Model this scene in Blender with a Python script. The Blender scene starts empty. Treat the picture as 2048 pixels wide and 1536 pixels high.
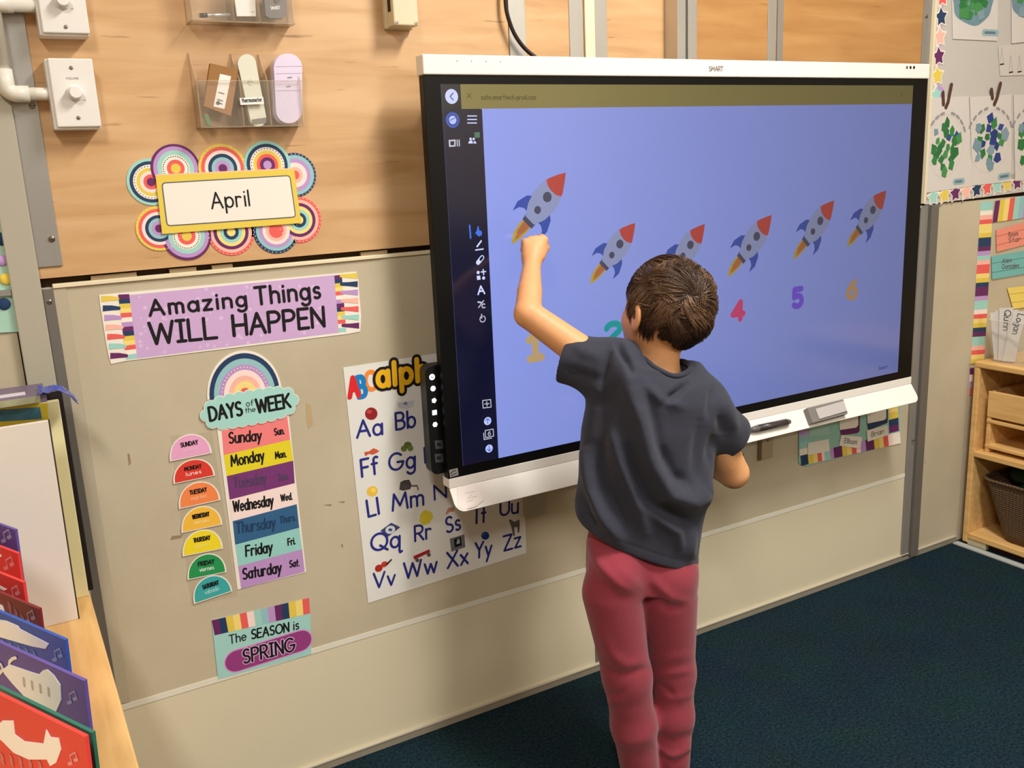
import bpy, bmesh, math, random
import numpy as np
from mathutils import Vector, Matrix

scene = bpy.context.scene
COL = scene.collection
random.seed(7)
rng = np.random.default_rng(7)

# ------------------------------------------------------------------ camera
CAM_R = np.array([[0.8679, 0.1511, -0.4732], [-0.4948, 0.1789, -0.8504], [-0.0439, 0.9722, 0.2300]])
_u, _s, _v = np.linalg.svd(CAM_R)
CAM_R = _u @ _v
CAM_C = np.array([-0.8415, -1.8708, 1.3367])
FPX = 1845.23
cam_data = bpy.data.cameras.new('camera')
cam = bpy.data.objects.new('camera', cam_data)
COL.objects.link(cam)
cam.matrix_world = Matrix([list(CAM_R[0]) + [CAM_C[0]], list(CAM_R[1]) + [CAM_C[1]],
                           list(CAM_R[2]) + [CAM_C[2]], [0, 0, 0, 1]])
cam_data.sensor_fit = 'HORIZONTAL'
cam_data.sensor_width = 36.0
cam_data.lens = FPX / 2048 * 36.0
cam_data.clip_start = 0.02
scene.camera = cam

# ------------------------------------------------------------------ light and exposure
vs = scene.view_settings
vs.view_transform = 'Standard'
vs.look = 'None'
vs.exposure = 0.0
vs.gamma = 1.0
vs.use_curve_mapping = False

world = bpy.data.worlds.new('world')
scene.world = world
world.use_nodes = True
bg = world.node_tree.nodes['Background']
bg.inputs[0].default_value = (1.0, 0.93, 0.84, 1)
bg.inputs[1].default_value = 0.25


def area(name, loc, size, power, color):
    d = bpy.data.lights.new(name, 'AREA')
    d.shape = 'RECTANGLE'
    d.size, d.size_y = size
    d.energy = power
    d.color = color
    o = bpy.data.objects.new(name, d)
    COL.objects.link(o)
    o.location = loc
    return o


WARM = (1.0, 0.975, 0.93)
area('ceiling_or_fill_lamp', (0.72, -1.42, 2.97), (0.28, 0.9), 82, WARM)
area('ceiling_or_fill_lamp', (-1.45, -2.5, 2.97), (0.30, 1.0), 60, WARM)  # unseen fill lamp, added to brighten the lower left
area('ceiling_or_fill_lamp', (1.80, -5.0, 2.97), (1.1, 0.30), 92, WARM)  # unseen lamp, added to brighten the rear wall mirrored in the screen


# ------------------------------------------------------------------ geometry helpers
def ray(px, py):
    return CAM_R @ np.array([(px - 1024) / FPX, -(py - 768) / FPX, -1.0])


def on(px, py, axis, val):
    d = ray(px, py)
    t = (val - CAM_C[axis]) / d[axis]
    return CAM_C + t * d


def at(px, py, y=0.0):
    return on(px, py, 1, y)


def to_px(X):
    q = (X - CAM_C) @ CAM_R
    return np.stack([1024 + FPX * q[:, 0] / -q[:, 2], 768 - FPX * q[:, 1] / -q[:, 2]], 1)


def lin(c):
    return tuple((x / 255 / 12.92) if x / 255 <= 0.04045 else ((x / 255 + 0.055) / 1.055) ** 2.4 for x in c)


MATS = {}


def mat(c, rough=0.6, spec=0.35, metal=0.0, noise=0.0, nscale=40, bump=0.0, bscale=200, coat=0.0, name=None,
        stretch=(1, 1, 1), trans=0.0, alpha=1.0, sss=0.0, sheen=0.0):
    key = (tuple(c), rough, spec, metal, noise, nscale, bump, bscale, coat, stretch, trans, alpha, sss, sheen)
    if key in MATS:
        return MATS[key]
    m = bpy.data.materials.new(name or 'surface_%d' % len(MATS))
    MATS[key] = m
    m.use_nodes = True
    nt = m.node_tree
    b = nt.nodes['Principled BSDF']
    col = lin(c)
    b.inputs['Base Color'].default_value = (*col, 1)
    b.inputs['Roughness'].default_value = rough
    b.inputs['Specular IOR Level'].default_value = spec
    b.inputs['Metallic'].default_value = metal
    b.inputs['Coat Weight'].default_value = coat
    b.inputs['Coat Roughness'].default_value = 0.15
    b.inputs['Transmission Weight'].default_value = trans
    b.inputs['Alpha'].default_value = alpha
    if sss:
        b.inputs['Subsurface Weight'].default_value = sss
        b.inputs['Subsurface Radius'].default_value = (1.0, 0.4, 0.2)
        b.inputs['Subsurface Scale'].default_value = 0.008
    if sheen:
        b.inputs['Sheen Weight'].default_value = sheen
        b.inputs['Sheen Roughness'].default_value = 0.5
    if noise or bump:
        tc = nt.nodes.new('ShaderNodeTexCoord')
        mp = nt.nodes.new('ShaderNodeMapping')
        mp.inputs['Scale'].default_value = stretch
        nt.links.new(tc.outputs['Object'], mp.inputs['Vector'])
    if noise:
        n = nt.nodes.new('ShaderNodeTexNoise')
        n.inputs['Scale'].default_value = nscale
        n.inputs['Detail'].default_value = 5
        nt.links.new(mp.outputs[0], n.inputs['Vector'])
        mx = nt.nodes.new('ShaderNodeMix')
        mx.data_type = 'RGBA'
        mx.inputs[6].default_value = (*[x * (1 - noise) for x in col], 1)
        mx.inputs[7].default_value = (*[min(1, x * (1 + noise)) for x in col], 1)
        nt.links.new(n.outputs['Fac'], mx.inputs[0])
        nt.links.new(mx.outputs[2], b.inputs['Base Color'])
    if bump:
        n2 = nt.nodes.new('ShaderNodeTexNoise')
        n2.inputs['Scale'].default_value = bscale
        n2.inputs['Detail'].default_value = 4
        nt.links.new(mp.outputs[0], n2.inputs['Vector'])
        bp = nt.nodes.new('ShaderNodeBump')
        bp.inputs['Strength'].default_value = bump
        bp.inputs['Distance'].default_value = 0.002
        nt.links.new(n2.outputs['Fac'], bp.inputs['Height'])
        nt.links.new(bp.outputs[0], b.inputs['Normal'])
    return m


def screen_mat(c, k=1.0):
    """A lit display pixel colour behind glass; an LCD's light falls off with the viewing angle."""
    key = ('scr', tuple(c), k)
    if key in MATS:
        return MATS[key]
    m = bpy.data.materials.new('display_colour_%d' % len(MATS))
    MATS[key] = m
    m.use_nodes = True
    nt = m.node_tree
    b = nt.nodes['Principled BSDF']
    b.inputs['Base Color'].default_value = (0.004, 0.004, 0.005, 1)
    b.inputs['Roughness'].default_value = 0.14
    b.inputs['Specular IOR Level'].default_value = 0.65
    b.inputs['Emission Color'].default_value = (*lin(c), 1)
    g = nt.nodes.new('ShaderNodeNewGeometry')
    d = nt.nodes.new('ShaderNodeVectorMath')
    d.operation = 'DOT_PRODUCT'
    nt.links.new(g.outputs['Normal'], d.inputs[0])
    nt.links.new(g.outputs['Incoming'], d.inputs[1])
    a = nt.nodes.new('ShaderNodeMath')
    a.operation = 'ABSOLUTE'
    nt.links.new(d.outputs['Value'], a.inputs[0])
    p = nt.nodes.new('ShaderNodeMath')
    p.operation = 'POWER'
    nt.links.new(a.outputs[0], p.inputs[0])
    p.inputs[1].default_value = 2.2
    q = nt.nodes.new('ShaderNodeMath')
    q.operation = 'MULTIPLY'
    nt.links.new(p.outputs[0], q.inputs[0])
    q.inputs[1].default_value = 1.40 * k
    nt.links.new(q.outputs[0], b.inputs['Emission Strength'])
    return m


ORIGIN = {}


class MB:
    """Collects polygons with materials and links them as one mesh object."""

    def __init__(self):
        self.v, self.f, self.m, self.mats = [], [], [], []

    def mi(self, m):
        if m not in self.mats:
            self.mats.append(m)
        return self.mats.index(m)

    def add(self, verts, faces, m):
        o = len(self.v)
        i = self.mi(m)
        self.v += [tuple(map(float, p)) for p in verts]
        for f in faces:
            self.f.append([o + k for k in f])
            self.m.append(i)
        return self

    def box(self, lo, hi, m):
        x0, y0, z0 = lo
        x1, y1, z1 = hi
        V = [(x0, y0, z0), (x1, y0, z0), (x1, y1, z0), (x0, y1, z0), (x0, y0, z1), (x1, y0, z1), (x1, y1, z1), (x0, y1, z1)]
        return self.add(V, [(0, 3, 2, 1), (4, 5, 6, 7), (0, 1, 5, 4), (1, 2, 6, 5), (2, 3, 7, 6), (3, 0, 4, 7)], m)

    def prism(self, loop, vec, m, cap=True):
        """loop of 3D points extruded by vec"""
        n = len(loop)
        L = [np.array(p, float) for p in loop]
        V = L + [p + np.array(vec, float) for p in L]
        F = [(i, (i + 1) % n, n + (i + 1) % n, n + i) for i in range(n)]
        if cap:
            F += [tuple(range(n))[::-1], tuple(range(n, 2 * n))]
        return self.add(V, F, m)

    def rings(self, rings, m, closed=True, cap=True):
        n = len(rings[0])
        V = [p for r in rings for p in r]
        F = []
        for j in range(len(rings) - 1):
            for i in range(n if closed else n - 1):
                k = (i + 1) % n
                F.append((j * n + i, j * n + k, (j + 1) * n + k, (j + 1) * n + i))
        if cap:
            F += [tuple(range(n))[::-1], tuple((len(rings) - 1) * n + i for i in range(n))]
        return self.add(V, F, m)

    def tube(self, path, r, m, n=12, cap=True):
        P = [np.array(p, float) for p in path]
        R = r if hasattr(r, '__len__') else [r] * len(P)
        rs = []
        side = None
        for i, p in enumerate(P):
            t = P[min(i + 1, len(P) - 1)] - P[max(i - 1, 0)]
            t = t / (np.linalg.norm(t) + 1e-12)
            if side is None:
                a = np.array([0, 0, 1.0]) if abs(t[2]) < 0.9 else np.array([1.0, 0, 0])
                side = np.cross(t, a)
            side = side - t * (side @ t)
            side = side / np.linalg.norm(side)
            b = np.cross(t, side)
            rs.append([p + R[i] * (math.cos(2 * math.pi * k / n) * side + math.sin(2 * math.pi * k / n) * b) for k in range(n)])
        return self.rings(rs, m, True, cap)

    def lathe(self, c, axis, prof, m, n=24):
        """prof: list of (distance along axis, radius)"""
        c = np.array(c, float)
        ax = np.array(axis, float)
        ax = ax / np.linalg.norm(ax)
        return self.tube([c + ax * d for d, _ in prof], [max(r, 1e-5) for _, r in prof], m, n)

    def ball(self, c, r, m, n=12, axes=None):
        c = np.array(c, float)
        rr = r if hasattr(r, '__len__') else (r, r, r)
        A = np.eye(3) if axes is None else np.array(axes)
        rs = []
        for j in range(n + 1):
            th = math.pi * min(max(j / n, 0.002), 0.998)
            rs.append([c + (A.T @ np.array([rr[0] * math.sin(th) * math.cos(2 * math.pi * i / (2 * n)),
                                            rr[1] * math.sin(th) * math.sin(2 * math.pi * i / (2 * n)), rr[2] * math.cos(th)]))
                       for i in range(2 * n)])
        return self.rings(rs, m)

    def build(self, name, parent=None, smooth=False, bevel=0, segs=2, origin=None, subsurf=0):
        me = bpy.data.meshes.new(name)
        o = bpy.data.objects.new(name, me)
        COL.objects.link(o)
        if parent is not None:
            org = ORIGIN[parent.name]
            o.parent = parent
        else:
            org = np.zeros(3) if origin is None else np.array(origin, float)
            o.location = org
        ORIGIN[o.name] = org
        V = np.array(self.v, float) - org
        me.from_pydata(V.tolist(), [], self.f)
        for m in self.mats:
            me.materials.append(m)
        me.polygons.foreach_set('material_index', self.m)
        if smooth:
            me.polygons.foreach_set('use_smooth', [True] * len(self.f))
        me.update()
        if bevel:
            b = o.modifiers.new('edge', 'BEVEL')
            b.width = bevel
            b.segments = segs
            b.limit_method = 'ANGLE'
            b.angle_limit = math.radians(40)
        if subsurf:
            s = o.modifiers.new('smooth', 'SUBSURF')
            s.levels = s.render_levels = subsurf
        return o


def tag(o, label=None, cat=None, group=None, kind=None):
    if label:
        o['label'] = label
    if cat:
        o['category'] = cat
    if group:
        o['group'] = group
    if kind:
        o['kind'] = kind
    return o


def empty(name, loc):
    o = bpy.data.objects.new(name, None)
    COL.objects.link(o)
    o.location = tuple(map(float, loc))
    o.empty_display_size = 0.05
    ORIGIN[o.name] = np.array(loc, float)
    return o


def thing(name, loc, label, cat, group=None):
    return tag(empty(name, loc), label, cat, group)


# ------------------------------------------------------------------ stroke lettering
GLYPH = {
    'A': (.72, "0,0 .36,1 .72,0;.13,.36 .59,.36"), 'B': (.58, "0,0 0,1 .28,1 @.28,.76,.24,.24,90,-90 0,.52;.28,.52 @.3,.26,.28,.26,90,-90 0,0"),
    'C': (.72, "@.42,.5,.42,.5,48,312"), 'D': (.66, "0,0 0,1 .2,1 @.2,.5,.46,.5,90,-90 0,0"), 'E': (.5, ".5,1 0,1 0,0 .5,0;0,.52 .42,.52"),
    'F': (.5, ".5,1 0,1 0,0;0,.52 .42,.52"), 'G': (.84, "@.42,.5,.42,.5,48,352 .84,.46 .5,.46"), 'H': (.62, "0,0 0,1;.62,0 .62,1;0,.5 .62,.5"),
    'I': (.32, "0,0 .32,0;0,1 .32,1;.16,0 .16,1"), 'J': (.42, "@.2,.22,.22,.22,200,360 .42,1"), 'K': (.6, "0,0 0,1;.56,1 0,.42;.16,.55 .6,0"),
    'L': (.48, "0,1 0,0 .48,0"), 'M': (.84, "0,0 .1,1 .42,.25 .74,1 .84,0"), 'N': (.62, "0,0 0,1 .62,0 .62,1"), 'O': (.86, "@.43,.5,.43,.5,0,360"),
    'P': (.56, "0,0 0,1 .28,1 @.28,.74,.27,.26,90,-90 0,.48"), 'Q': (.9, "@.45,.5,.45,.5,0,360;.5,.26 .92,-.06"),
    'R': (.58, "0,0 0,1 .28,1 @.28,.74,.27,.26,90,-90 0,.48;.25,.48 .58,0"), 'S': (.54, "@.28,.75,.24,.25,40,270 @.27,.25,.26,.25,90,-140"),
    'T': (.6, "0,1 .6,1;.3,1 .3,0"), 'U': (.62, "0,1 0,.31 @.31,.31,.31,.31,180,360 .62,1"), 'V': (.66, "0,1 .33,0 .66,1"),
    'W': (.92, "0,1 .22,0 .46,.9 .7,0 .92,1"), 'X': (.62, "0,1 .62,0;.62,1 0,0"), 'Y': (.6, "0,1 .3,.5 .3,0;.6,1 .3,.5"), 'Z': (.58, "0,1 .58,1 0,0 .58,0"),
    'a': (.5, "@.24,.32,.24,.32,0,360;.5,.65 .5,0"), 'b': (.51, "0,1 0,0;@.26,.32,.25,.32,0,360"), 'c': (.46, "@.27,.32,.27,.32,50,310"),
    'd': (.5, "@.24,.32,.24,.32,0,360;.5,1 .5,0"), 'e': (.5, "0,.33 .5,.33 @.25,.32,.25,.32,4,312"), 'f': (.38, "@.3,.84,.16,.16,50,180 .14,0;0,.62 .34,.62"),
    'g': (.5, "@.24,.32,.24,.32,0,360;.5,.65 .5,-.1 @.26,-.12,.24,.24,0,-150"), 'h': (.44, "0,1 0,0;@.22,.42,.22,.23,180,0 .44,0"),
    'i': (.04, ".02,.65 .02,0;.02,.9 .02,.92"), 'j': (.2, ".2,.65 .2,-.15 @.05,-.15,.15,.2,0,-110;.2,.9 .2,.92"), 'k': (.42, "0,1 0,0;.38,.62 0,.25;.12,.34 .42,0"),
    'l': (.04, ".02,1 .02,0"), 'm': (.7, "0,.65 0,0;@.175,.45,.175,.2,180,0 .35,0;@.525,.45,.175,.2,180,0 .7,0"), 'n': (.44, "0,.65 0,0;@.22,.42,.22,.23,180,0 .44,0"),
    'o': (.52, "@.26,.32,.26,.32,0,360"), 'p': (.51, "0,.65 0,-.35;@.26,.32,.25,.32,0,360"), 'q': (.6, "@.24,.32,.24,.32,0,360;.5,.65 .5,-.25 .54,-.36 .64,-.3"),
    'r': (.36, "0,.65 0,0;@.2,.42,.2,.22,180,50"), 's': (.36, "@.19,.49,.16,.16,40,270 @.18,.165,.17,.165,90,-140"), 't': (.34, ".17,.95 .17,0;0,.62 .34,.62"),
    'u': (.44, "0,.65 0,.22 @.22,.22,.22,.22,180,360;.44,.65 .44,0"), 'v': (.44, "0,.65 .22,0 .44,.65"), 'w': (.66, "0,.65 .16,0 .33,.6 .5,0 .66,.65"),
    'x': (.42, "0,.65 .42,0;.42,.65 0,0"), 'y': (.46, "0,.65 .23,0;.46,.65 .1,-.35"), 'z': (.42, "0,.65 .42,.65 0,0 .42,0"),
    '1': (.4, "0,.82 .2,1 .2,0;0,0 .4,0"), '2': (.56, "@.27,.72,.27,.28,170,-32 0,0 .56,0"), '3': (.52, "@.24,.76,.24,.24,150,-90 @.24,.26,.27,.26,90,-150"),
    '4': (.62, ".45,0 .45,1 0,.3 .62,.3"), '5': (.54, ".5,1 .08,1 .05,.56 @.26,.31,.28,.31,130,-140"), '6': (.55, "@.27,.3,.27,.3,0,360;.45,.98 .26,.86 .06,.56 0,.3"),
    '.': (.04, ".02,0 .02,.02"), '-': (.3, "0,.34 .3,.34"),
}


def glyph(ch):
    adv, s = GLYPH[ch]
    out = []
    for st in s.split(';'):
        pts = []
        for tok in st.split():
            if tok[0] == '@':
                cx, cy, rx, ry, a0, a1 = map(float, tok[1:].split(','))
                n = max(4, int(abs(a1 - a0) / 20))
                pts += [(cx + rx * math.cos(math.radians(a0 + (a1 - a0) * i / n)), cy + ry * math.sin(math.radians(a0 + (a1 - a0) * i / n))) for i in range(n + 1)]
            else:
                pts.append(tuple(map(float, tok.split(','))))
        out.append(pts)
    return adv, out


class Art:
    """Flat printed work on a plane: O + u*U + v*V, raised along N."""

    def __init__(self, O, U=(1, 0, 0), V=(0, 0, 1)):
        self.O = np.array(O, float)
        self.U = np.array(U, float) / np.linalg.norm(U)
        V = np.array(V, float)
        V = V - self.U * (V @ self.U)
        self.V = V / np.linalg.norm(V)
        self.N = np.cross(self.U, self.V)
        self.h = 0.0
        self.parts = {}
        self.cur = None

    def part(self, name):
        self.cur = self.parts.setdefault(name, MB())
        return self

    def new(self, name):
        k = name
        while k in self.parts:
            k += ' '
        return self.part(k)

    def px(self, x, y):
        d = ray(x, y)
        t = ((self.O - CAM_C) @ self.N) / (d @ self.N)
        q = CAM_C + t * d - self.O
        return np.array([q @ self.U, q @ self.V])

    def P(self, L):
        return [self.px(*p) for p in L]

    def w(self, p, h):
        return self.O + self.U * p[0] + self.V * p[1] + self.N * h

    def lift(self):
        self.n_lift = (getattr(self, 'n_lift', 0) + 1) % 14
        return self.n_lift * 6e-6

    def poly(self, uv, m, h):
        n = len(uv)
        h = h + self.lift()
        self.cur.add([self.w(p, h) for p in uv], [tuple(range(n))], m)
        return self

    def ppx(self, L, m, h):
        return self.poly(self.P(L), m, h)

    def slab(self, uv, m, h0, h1):
        self.cur.prism([self.w(p, h0) for p in uv], self.N * (h1 - h0), m)
        return self

    def disc(self, c, r, m, h, n=20, r2=None, ang=0):
        r2 = r2 or r
        ca, sa = math.cos(ang), math.sin(ang)
        L = []
        for i in range(n):
            a = 2 * math.pi * i / n
            x, y = r * math.cos(a), r2 * math.sin(a)
            L.append((c[0] + x * ca - y * sa, c[1] + x * sa + y * ca))
        return self.poly(L, m, h)

    def stroke(self, pts, wd, m, h):
        P = [np.array(p, float) for p in pts]
        Q = [P[0]]
        for p in P[1:]:
            if np.linalg.norm(p - Q[-1]) > 1e-6:
                Q.append(p)
        P = Q
        if len(P) == 1:
            return self.disc(P[0], wd / 2, m, h, 10)
        runs, cur = [], [P[0]]
        for i in range(1, len(P)):
            cur.append(P[i])
            if i < len(P) - 1:
                a, b = P[i] - P[i - 1], P[i + 1] - P[i]
                if a @ b < 0.75 * np.linalg.norm(a) * np.linalg.norm(b):
                    runs.append(cur)
                    cur = [P[i]]
        runs.append(cur)
        for r in runs:
            L, Rr = [], []
            for i, p in enumerate(r):
                t = r[min(i + 1, len(r) - 1)] - r[max(i - 1, 0)]
                t = t / np.linalg.norm(t)
                nn = np.array([-t[1], t[0]]) * wd / 2
                L.append(p + nn)
                Rr.append(p - nn)
            n = len(r)
            hh = h + self.lift()
            self.cur.add([self.w(p, hh) for p in Rr + L], [(i, i + 1, n + i + 1, n + i) for i in range(n - 1)], m) if 1 else self.cur.add([self.w(p, h) for p in L + Rr], [(n + i, n + i + 1, i + 1, i) for i in range(n - 1)], m)
            for p in (r[0], r[-1]):
                self.disc(p, wd / 2, m, h, 10)
        return self

    def spx(self, L, wpx, m, h):
        a = self.P(L)
        k = np.linalg.norm(self.px(L[0][0] + 10, L[0][1]) - self.px(*L[0])) / 10
        return self.stroke(a, wpx * k, m, h)

    def text(self, s, a, b, ht, m, h, wt=0.13, gap=0.2, space=0.4):
        """a, b: baseline ends in uv; ht: cap height"""
        a, b = np.array(a, float), np.array(b, float)
        d = b - a
        L = np.linalg.norm(d)
        e = d / L
        n = np.array([-e[1], e[0]])
        tot = sum((space if c == ' ' else GLYPH[c][0] + gap) for c in s) - (gap if s[-1] != ' ' else 0)
        sx = L / tot
        x = 0
        for c in s:
            if c == ' ':
                x += space
                continue
            adv, strokes = glyph(c)
            for st in strokes:
                self.stroke([a + e * (x + p[0]) * sx + n * p[1] * ht for p in st], wt * ht, m, h)
            x += adv + gap
        return self

    def tpx(self, s, a, b, hpx, m, h, **k):
        A, B = self.px(*a), self.px(*b)
        ht = np.linalg.norm(self.px(a[0], a[1] - hpx) - A)
        return self.text(s, A, B, ht, m, h, **k)

    def build(self, root=None, origin=None, subs=()):
        out = {}
        for k, mb in self.parts.items():
            nm = k.strip()
            par = root
            out[k] = mb.build(nm, par, origin=origin)
        return out


def round_rect(x0, y0, x1, y1, r, n=5):
    L = []
    for cx, cy, a in ((x1 - r, y1 - r, 0), (x0 + r, y1 - r, 90), (x0 + r, y0 + r, 180), (x1 - r, y0 + r, 270)):
        for i in range(n + 1):
            t = math.radians(a + 90 * i / n)
            L.append((cx + r * math.cos(t), cy + r * math.sin(t)))
    return L


# shared print colours
C = dict(navy=(38, 62, 98), mint=(160, 212, 200), lilac=(190, 150, 205), plum=(105, 42, 98), yellow=(230, 202, 84),
         coral=(236, 98, 92), peach=(248, 186, 170), cream=(246, 236, 222), pale=(250, 224, 216), salmon=(244, 136, 136),
         sky=(150, 195, 200), ltyellow=(246, 220, 130), black=(22, 20, 22), ink=(40, 46, 130), white=(238, 234, 228),
         paper=(240, 232, 220), steel=(52, 92, 132))


def pm(k, **kw):
    kw.setdefault('rough', 0.55)
    kw.setdefault('spec', 0.3)
    return mat(C[k] if isinstance(k, str) else k, **kw)


BLACK = pm('black')
WHITE = pm('white')


# ------------------------------------------------------------------ setting materials
def node_mat(name, build):
    m = bpy.data.materials.new(name)
    m.use_nodes = True
    nt = m.node_tree
    build(nt, nt.nodes['Principled BSDF'], lambda t: nt.nodes.new(t), nt.links.new)
    return m


def ramp(N, stops):
    r = N('ShaderNodeValToRGB')
    el = r.color_ramp.elements
    while len(el) < len(stops):
        el.new(0.5)
    for e, (p, c) in zip(el, stops):
        e.position = p
        e.color = (*lin(c), 1)
    return r


def plywood(nt, b, N, link):
    tc = N('ShaderNodeTexCoord')
    mp = N('ShaderNodeMapping')
    mp.inputs['Scale'].default_value = (0.9, 1, 7)
    link(tc.outputs['Object'], mp.inputs['Vector'])
    n1 = N('ShaderNodeTexNoise')
    n1.inputs['Scale'].default_value = 3.5
    n1.inputs['Detail'].default_value = 8
    n1.inputs['Distortion'].default_value = 0.6
    link(mp.outputs[0], n1.inputs['Vector'])
    r1 = ramp(N, [(0.3, (194, 148, 100)), (0.5, (207, 164, 116)), (0.68, (217, 176, 130))])
    link(n1.outputs['Fac'], r1.inputs[0])
    mp2 = N('ShaderNodeMapping')
    mp2.inputs['Scale'].default_value = (3.2, 1, 34)
    mp2.inputs['Location'].default_value = (3.1, 0, 1.7)
    link(tc.outputs['Object'], mp2.inputs['Vector'])
    n2 = N('ShaderNodeTexNoise')
    n2.inputs['Scale'].default_value = 2.0
    n2.inputs['Detail'].default_value = 3
    link(mp2.outputs[0], n2.inputs['Vector'])
    r2 = N('ShaderNodeValToRGB')
    r2.color_ramp.elements[0].position = 0.665
    r2.color_ramp.elements[0].color = (0, 0, 0, 1)
    r2.color_ramp.elements[1].position = 0.74
    r2.color_ramp.elements[1].color = (0.75, 0.75, 0.75, 1)
    link(n2.outputs['Fac'], r2.inputs[0])
    mx = N('ShaderNodeMix')
    mx.data_type = 'RGBA'
    link(r2.outputs[0], mx.inputs[0])
    link(r1.outputs[0], mx.inputs[6])
    mx.inputs[7].default_value = (*lin((128, 86, 52)), 1)
    link(mx.outputs[2], b.inputs['Base Color'])
    b.inputs['Roughness'].default_value = 0.4
    b.inputs['Specular IOR Level'].default_value = 0.6


def carpet(nt, b, N, link):
    tc = N('ShaderNodeTexCoord')
    n = N('ShaderNodeTexNoise')
    n.inputs['Scale'].default_value = 150
    n.inputs['Detail'].default_value = 8
    link(tc.outputs['Object'], n.inputs['Vector'])
    r = ramp(N, [(0.34, (16, 32, 40)), (0.5, (27, 48, 58)), (0.7, (40, 64, 72))])
    link(n.outputs['Fac'], r.inputs[0])
    n3 = N('ShaderNodeTexNoise')
    n3.inputs['Scale'].default_value = 7
    n3.inputs['Detail'].default_value = 3
    link(tc.outputs['Object'], n3.inputs['Vector'])
    mx = N('ShaderNodeMix')
    mx.data_type = 'RGBA'
    mx.blend_type = 'MULTIPLY'
    mx.inputs[0].default_value = 0.5
    link(r.outputs[0], mx.inputs[6])
    link(n3.outputs['Color'], mx.inputs[7])
    link(mx.outputs[2], b.inputs['Base Color'])
    b.inputs['Roughness'].default_value = 0.95
    b.inputs['Specular IOR Level'].default_value = 0.1
    bp = N('ShaderNodeBump')
    bp.inputs['Strength'].default_value = 0.9
    bp.inputs['Distance'].default_value = 0.006
    n2 = N('ShaderNodeTexNoise')
    n2.inputs['Scale'].default_value = 180
    link(tc.outputs['Object'], n2.inputs['Vector'])
    link(n2.outputs['Fac'], bp.inputs['Height'])
    link(bp.outputs[0], b.inputs['Normal'])


def tackboard(nt, b, N, link):
    tc = N('ShaderNodeTexCoord')
    n = N('ShaderNodeTexNoise')
    n.inputs['Scale'].default_value = 3
    n.inputs['Detail'].default_value = 4
    link(tc.outputs['Object'], n.inputs['Vector'])
    r = ramp(N, [(0.35, (187, 174, 148)), (0.65, (199, 187, 162))])
    link(n.outputs['Fac'], r.inputs[0])
    # small scuffs
    mp = N('ShaderNodeMapping')
    mp.inputs['Scale'].default_value = (22, 1, 14)
    link(tc.outputs['Object'], mp.inputs['Vector'])
    n2 = N('ShaderNodeTexNoise')
    n2.inputs['Scale'].default_value = 1.0
    n2.inputs['Detail'].default_value = 2
    link(mp.outputs[0], n2.inputs['Vector'])
    r2 = N('ShaderNodeValToRGB')
    r2.color_ramp.elements[0].position = 0.75
    r2.color_ramp.elements[0].color = (0, 0, 0, 1)
    r2.color_ramp.elements[1].position = 0.82
    r2.color_ramp.elements[1].color = (0.45, 0.45, 0.45, 1)
    link(n2.outputs['Fac'], r2.inputs[0])
    mx = N('ShaderNodeMix')
    mx.data_type = 'RGBA'
    link(r2.outputs[0], mx.inputs[0])
    link(r.outputs[0], mx.inputs[6])
    mx.inputs[7].default_value = (*lin((150, 128, 100)), 1)
    link(mx.outputs[2], b.inputs['Base Color'])
    b.inputs['Roughness'].default_value = 0.7
    b.inputs['Specular IOR Level'].default_value = 0.2
    n4 = N('ShaderNodeTexNoise')
    n4.inputs['Scale'].default_value = 320
    link(tc.outputs['Object'], n4.inputs['Vector'])
    bp = N('ShaderNodeBump')
    bp.inputs['Strength'].default_value = 0.25
    bp.inputs['Distance'].default_value = 0.001
    link(n4.outputs['Fac'], bp.inputs['Height'])
    link(bp.outputs[0], b.inputs['Normal'])


def pale_wood(nt, b, N, link):
    tc = N('ShaderNodeTexCoord')
    mp = N('ShaderNodeMapping')
    mp.inputs['Scale'].default_value = (14, 1.2, 14)
    link(tc.outputs['Object'], mp.inputs['Vector'])
    n = N('ShaderNodeTexNoise')
    n.inputs['Scale'].default_value = 4
    n.inputs['Detail'].default_value = 6
    n.inputs['Distortion'].default_value = 0.4
    link(mp.outputs[0], n.inputs['Vector'])
    r = ramp(N, [(0.32, (214, 166, 100)), (0.66, (234, 190, 124))])
    link(n.outputs['Fac'], r.inputs[0])
    link(r.outputs[0], b.inputs['Base Color'])
    b.inputs['Roughness'].default_value = 0.4


M_PLY = node_mat('plywood', plywood)
M_PLY_DIM = node_mat('plywood_dimmed', plywood)  # same plywood, light falloff to the right put into its colour
for n_ in M_PLY_DIM.node_tree.nodes:
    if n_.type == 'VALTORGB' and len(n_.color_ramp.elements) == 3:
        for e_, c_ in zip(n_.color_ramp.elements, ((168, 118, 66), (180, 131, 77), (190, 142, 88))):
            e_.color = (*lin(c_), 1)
M_CARPET = node_mat('carpet', carpet)
M_TACK = node_mat('tackboard', tackboard)
M_PALE = node_mat('pale_wood', pale_wood)
M_CREAM = mat((216, 206, 178), 0.5, 0.3, noise=0.03, nscale=4)
M_GALV = mat((198, 196, 192), 0.36, 0.5, metal=0.75, noise=0.1, nscale=18, stretch=(1, 1, 0.3))
M_GREY = mat((150, 146, 140), 0.45, 0.5, metal=0.35)
M_DKGREY = mat((118, 112, 104), 0.5, 0.4, metal=0.3)
M_BEIGEPOST = mat((176, 168, 150), 0.5, 0.4)
M_IVORY = mat((232, 218, 184), 0.45, 0.4)
M_SCREW = mat((150, 140, 128), 0.3, 0.5, metal=0.9)
M_DARK = mat((60, 44, 30), 0.8, 0.1)


def struct(name, mb, parent=None, **k):
    o = mb.build(name, parent, **k)
    if parent is None:
        o['kind'] = 'structure'
    return o


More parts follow.
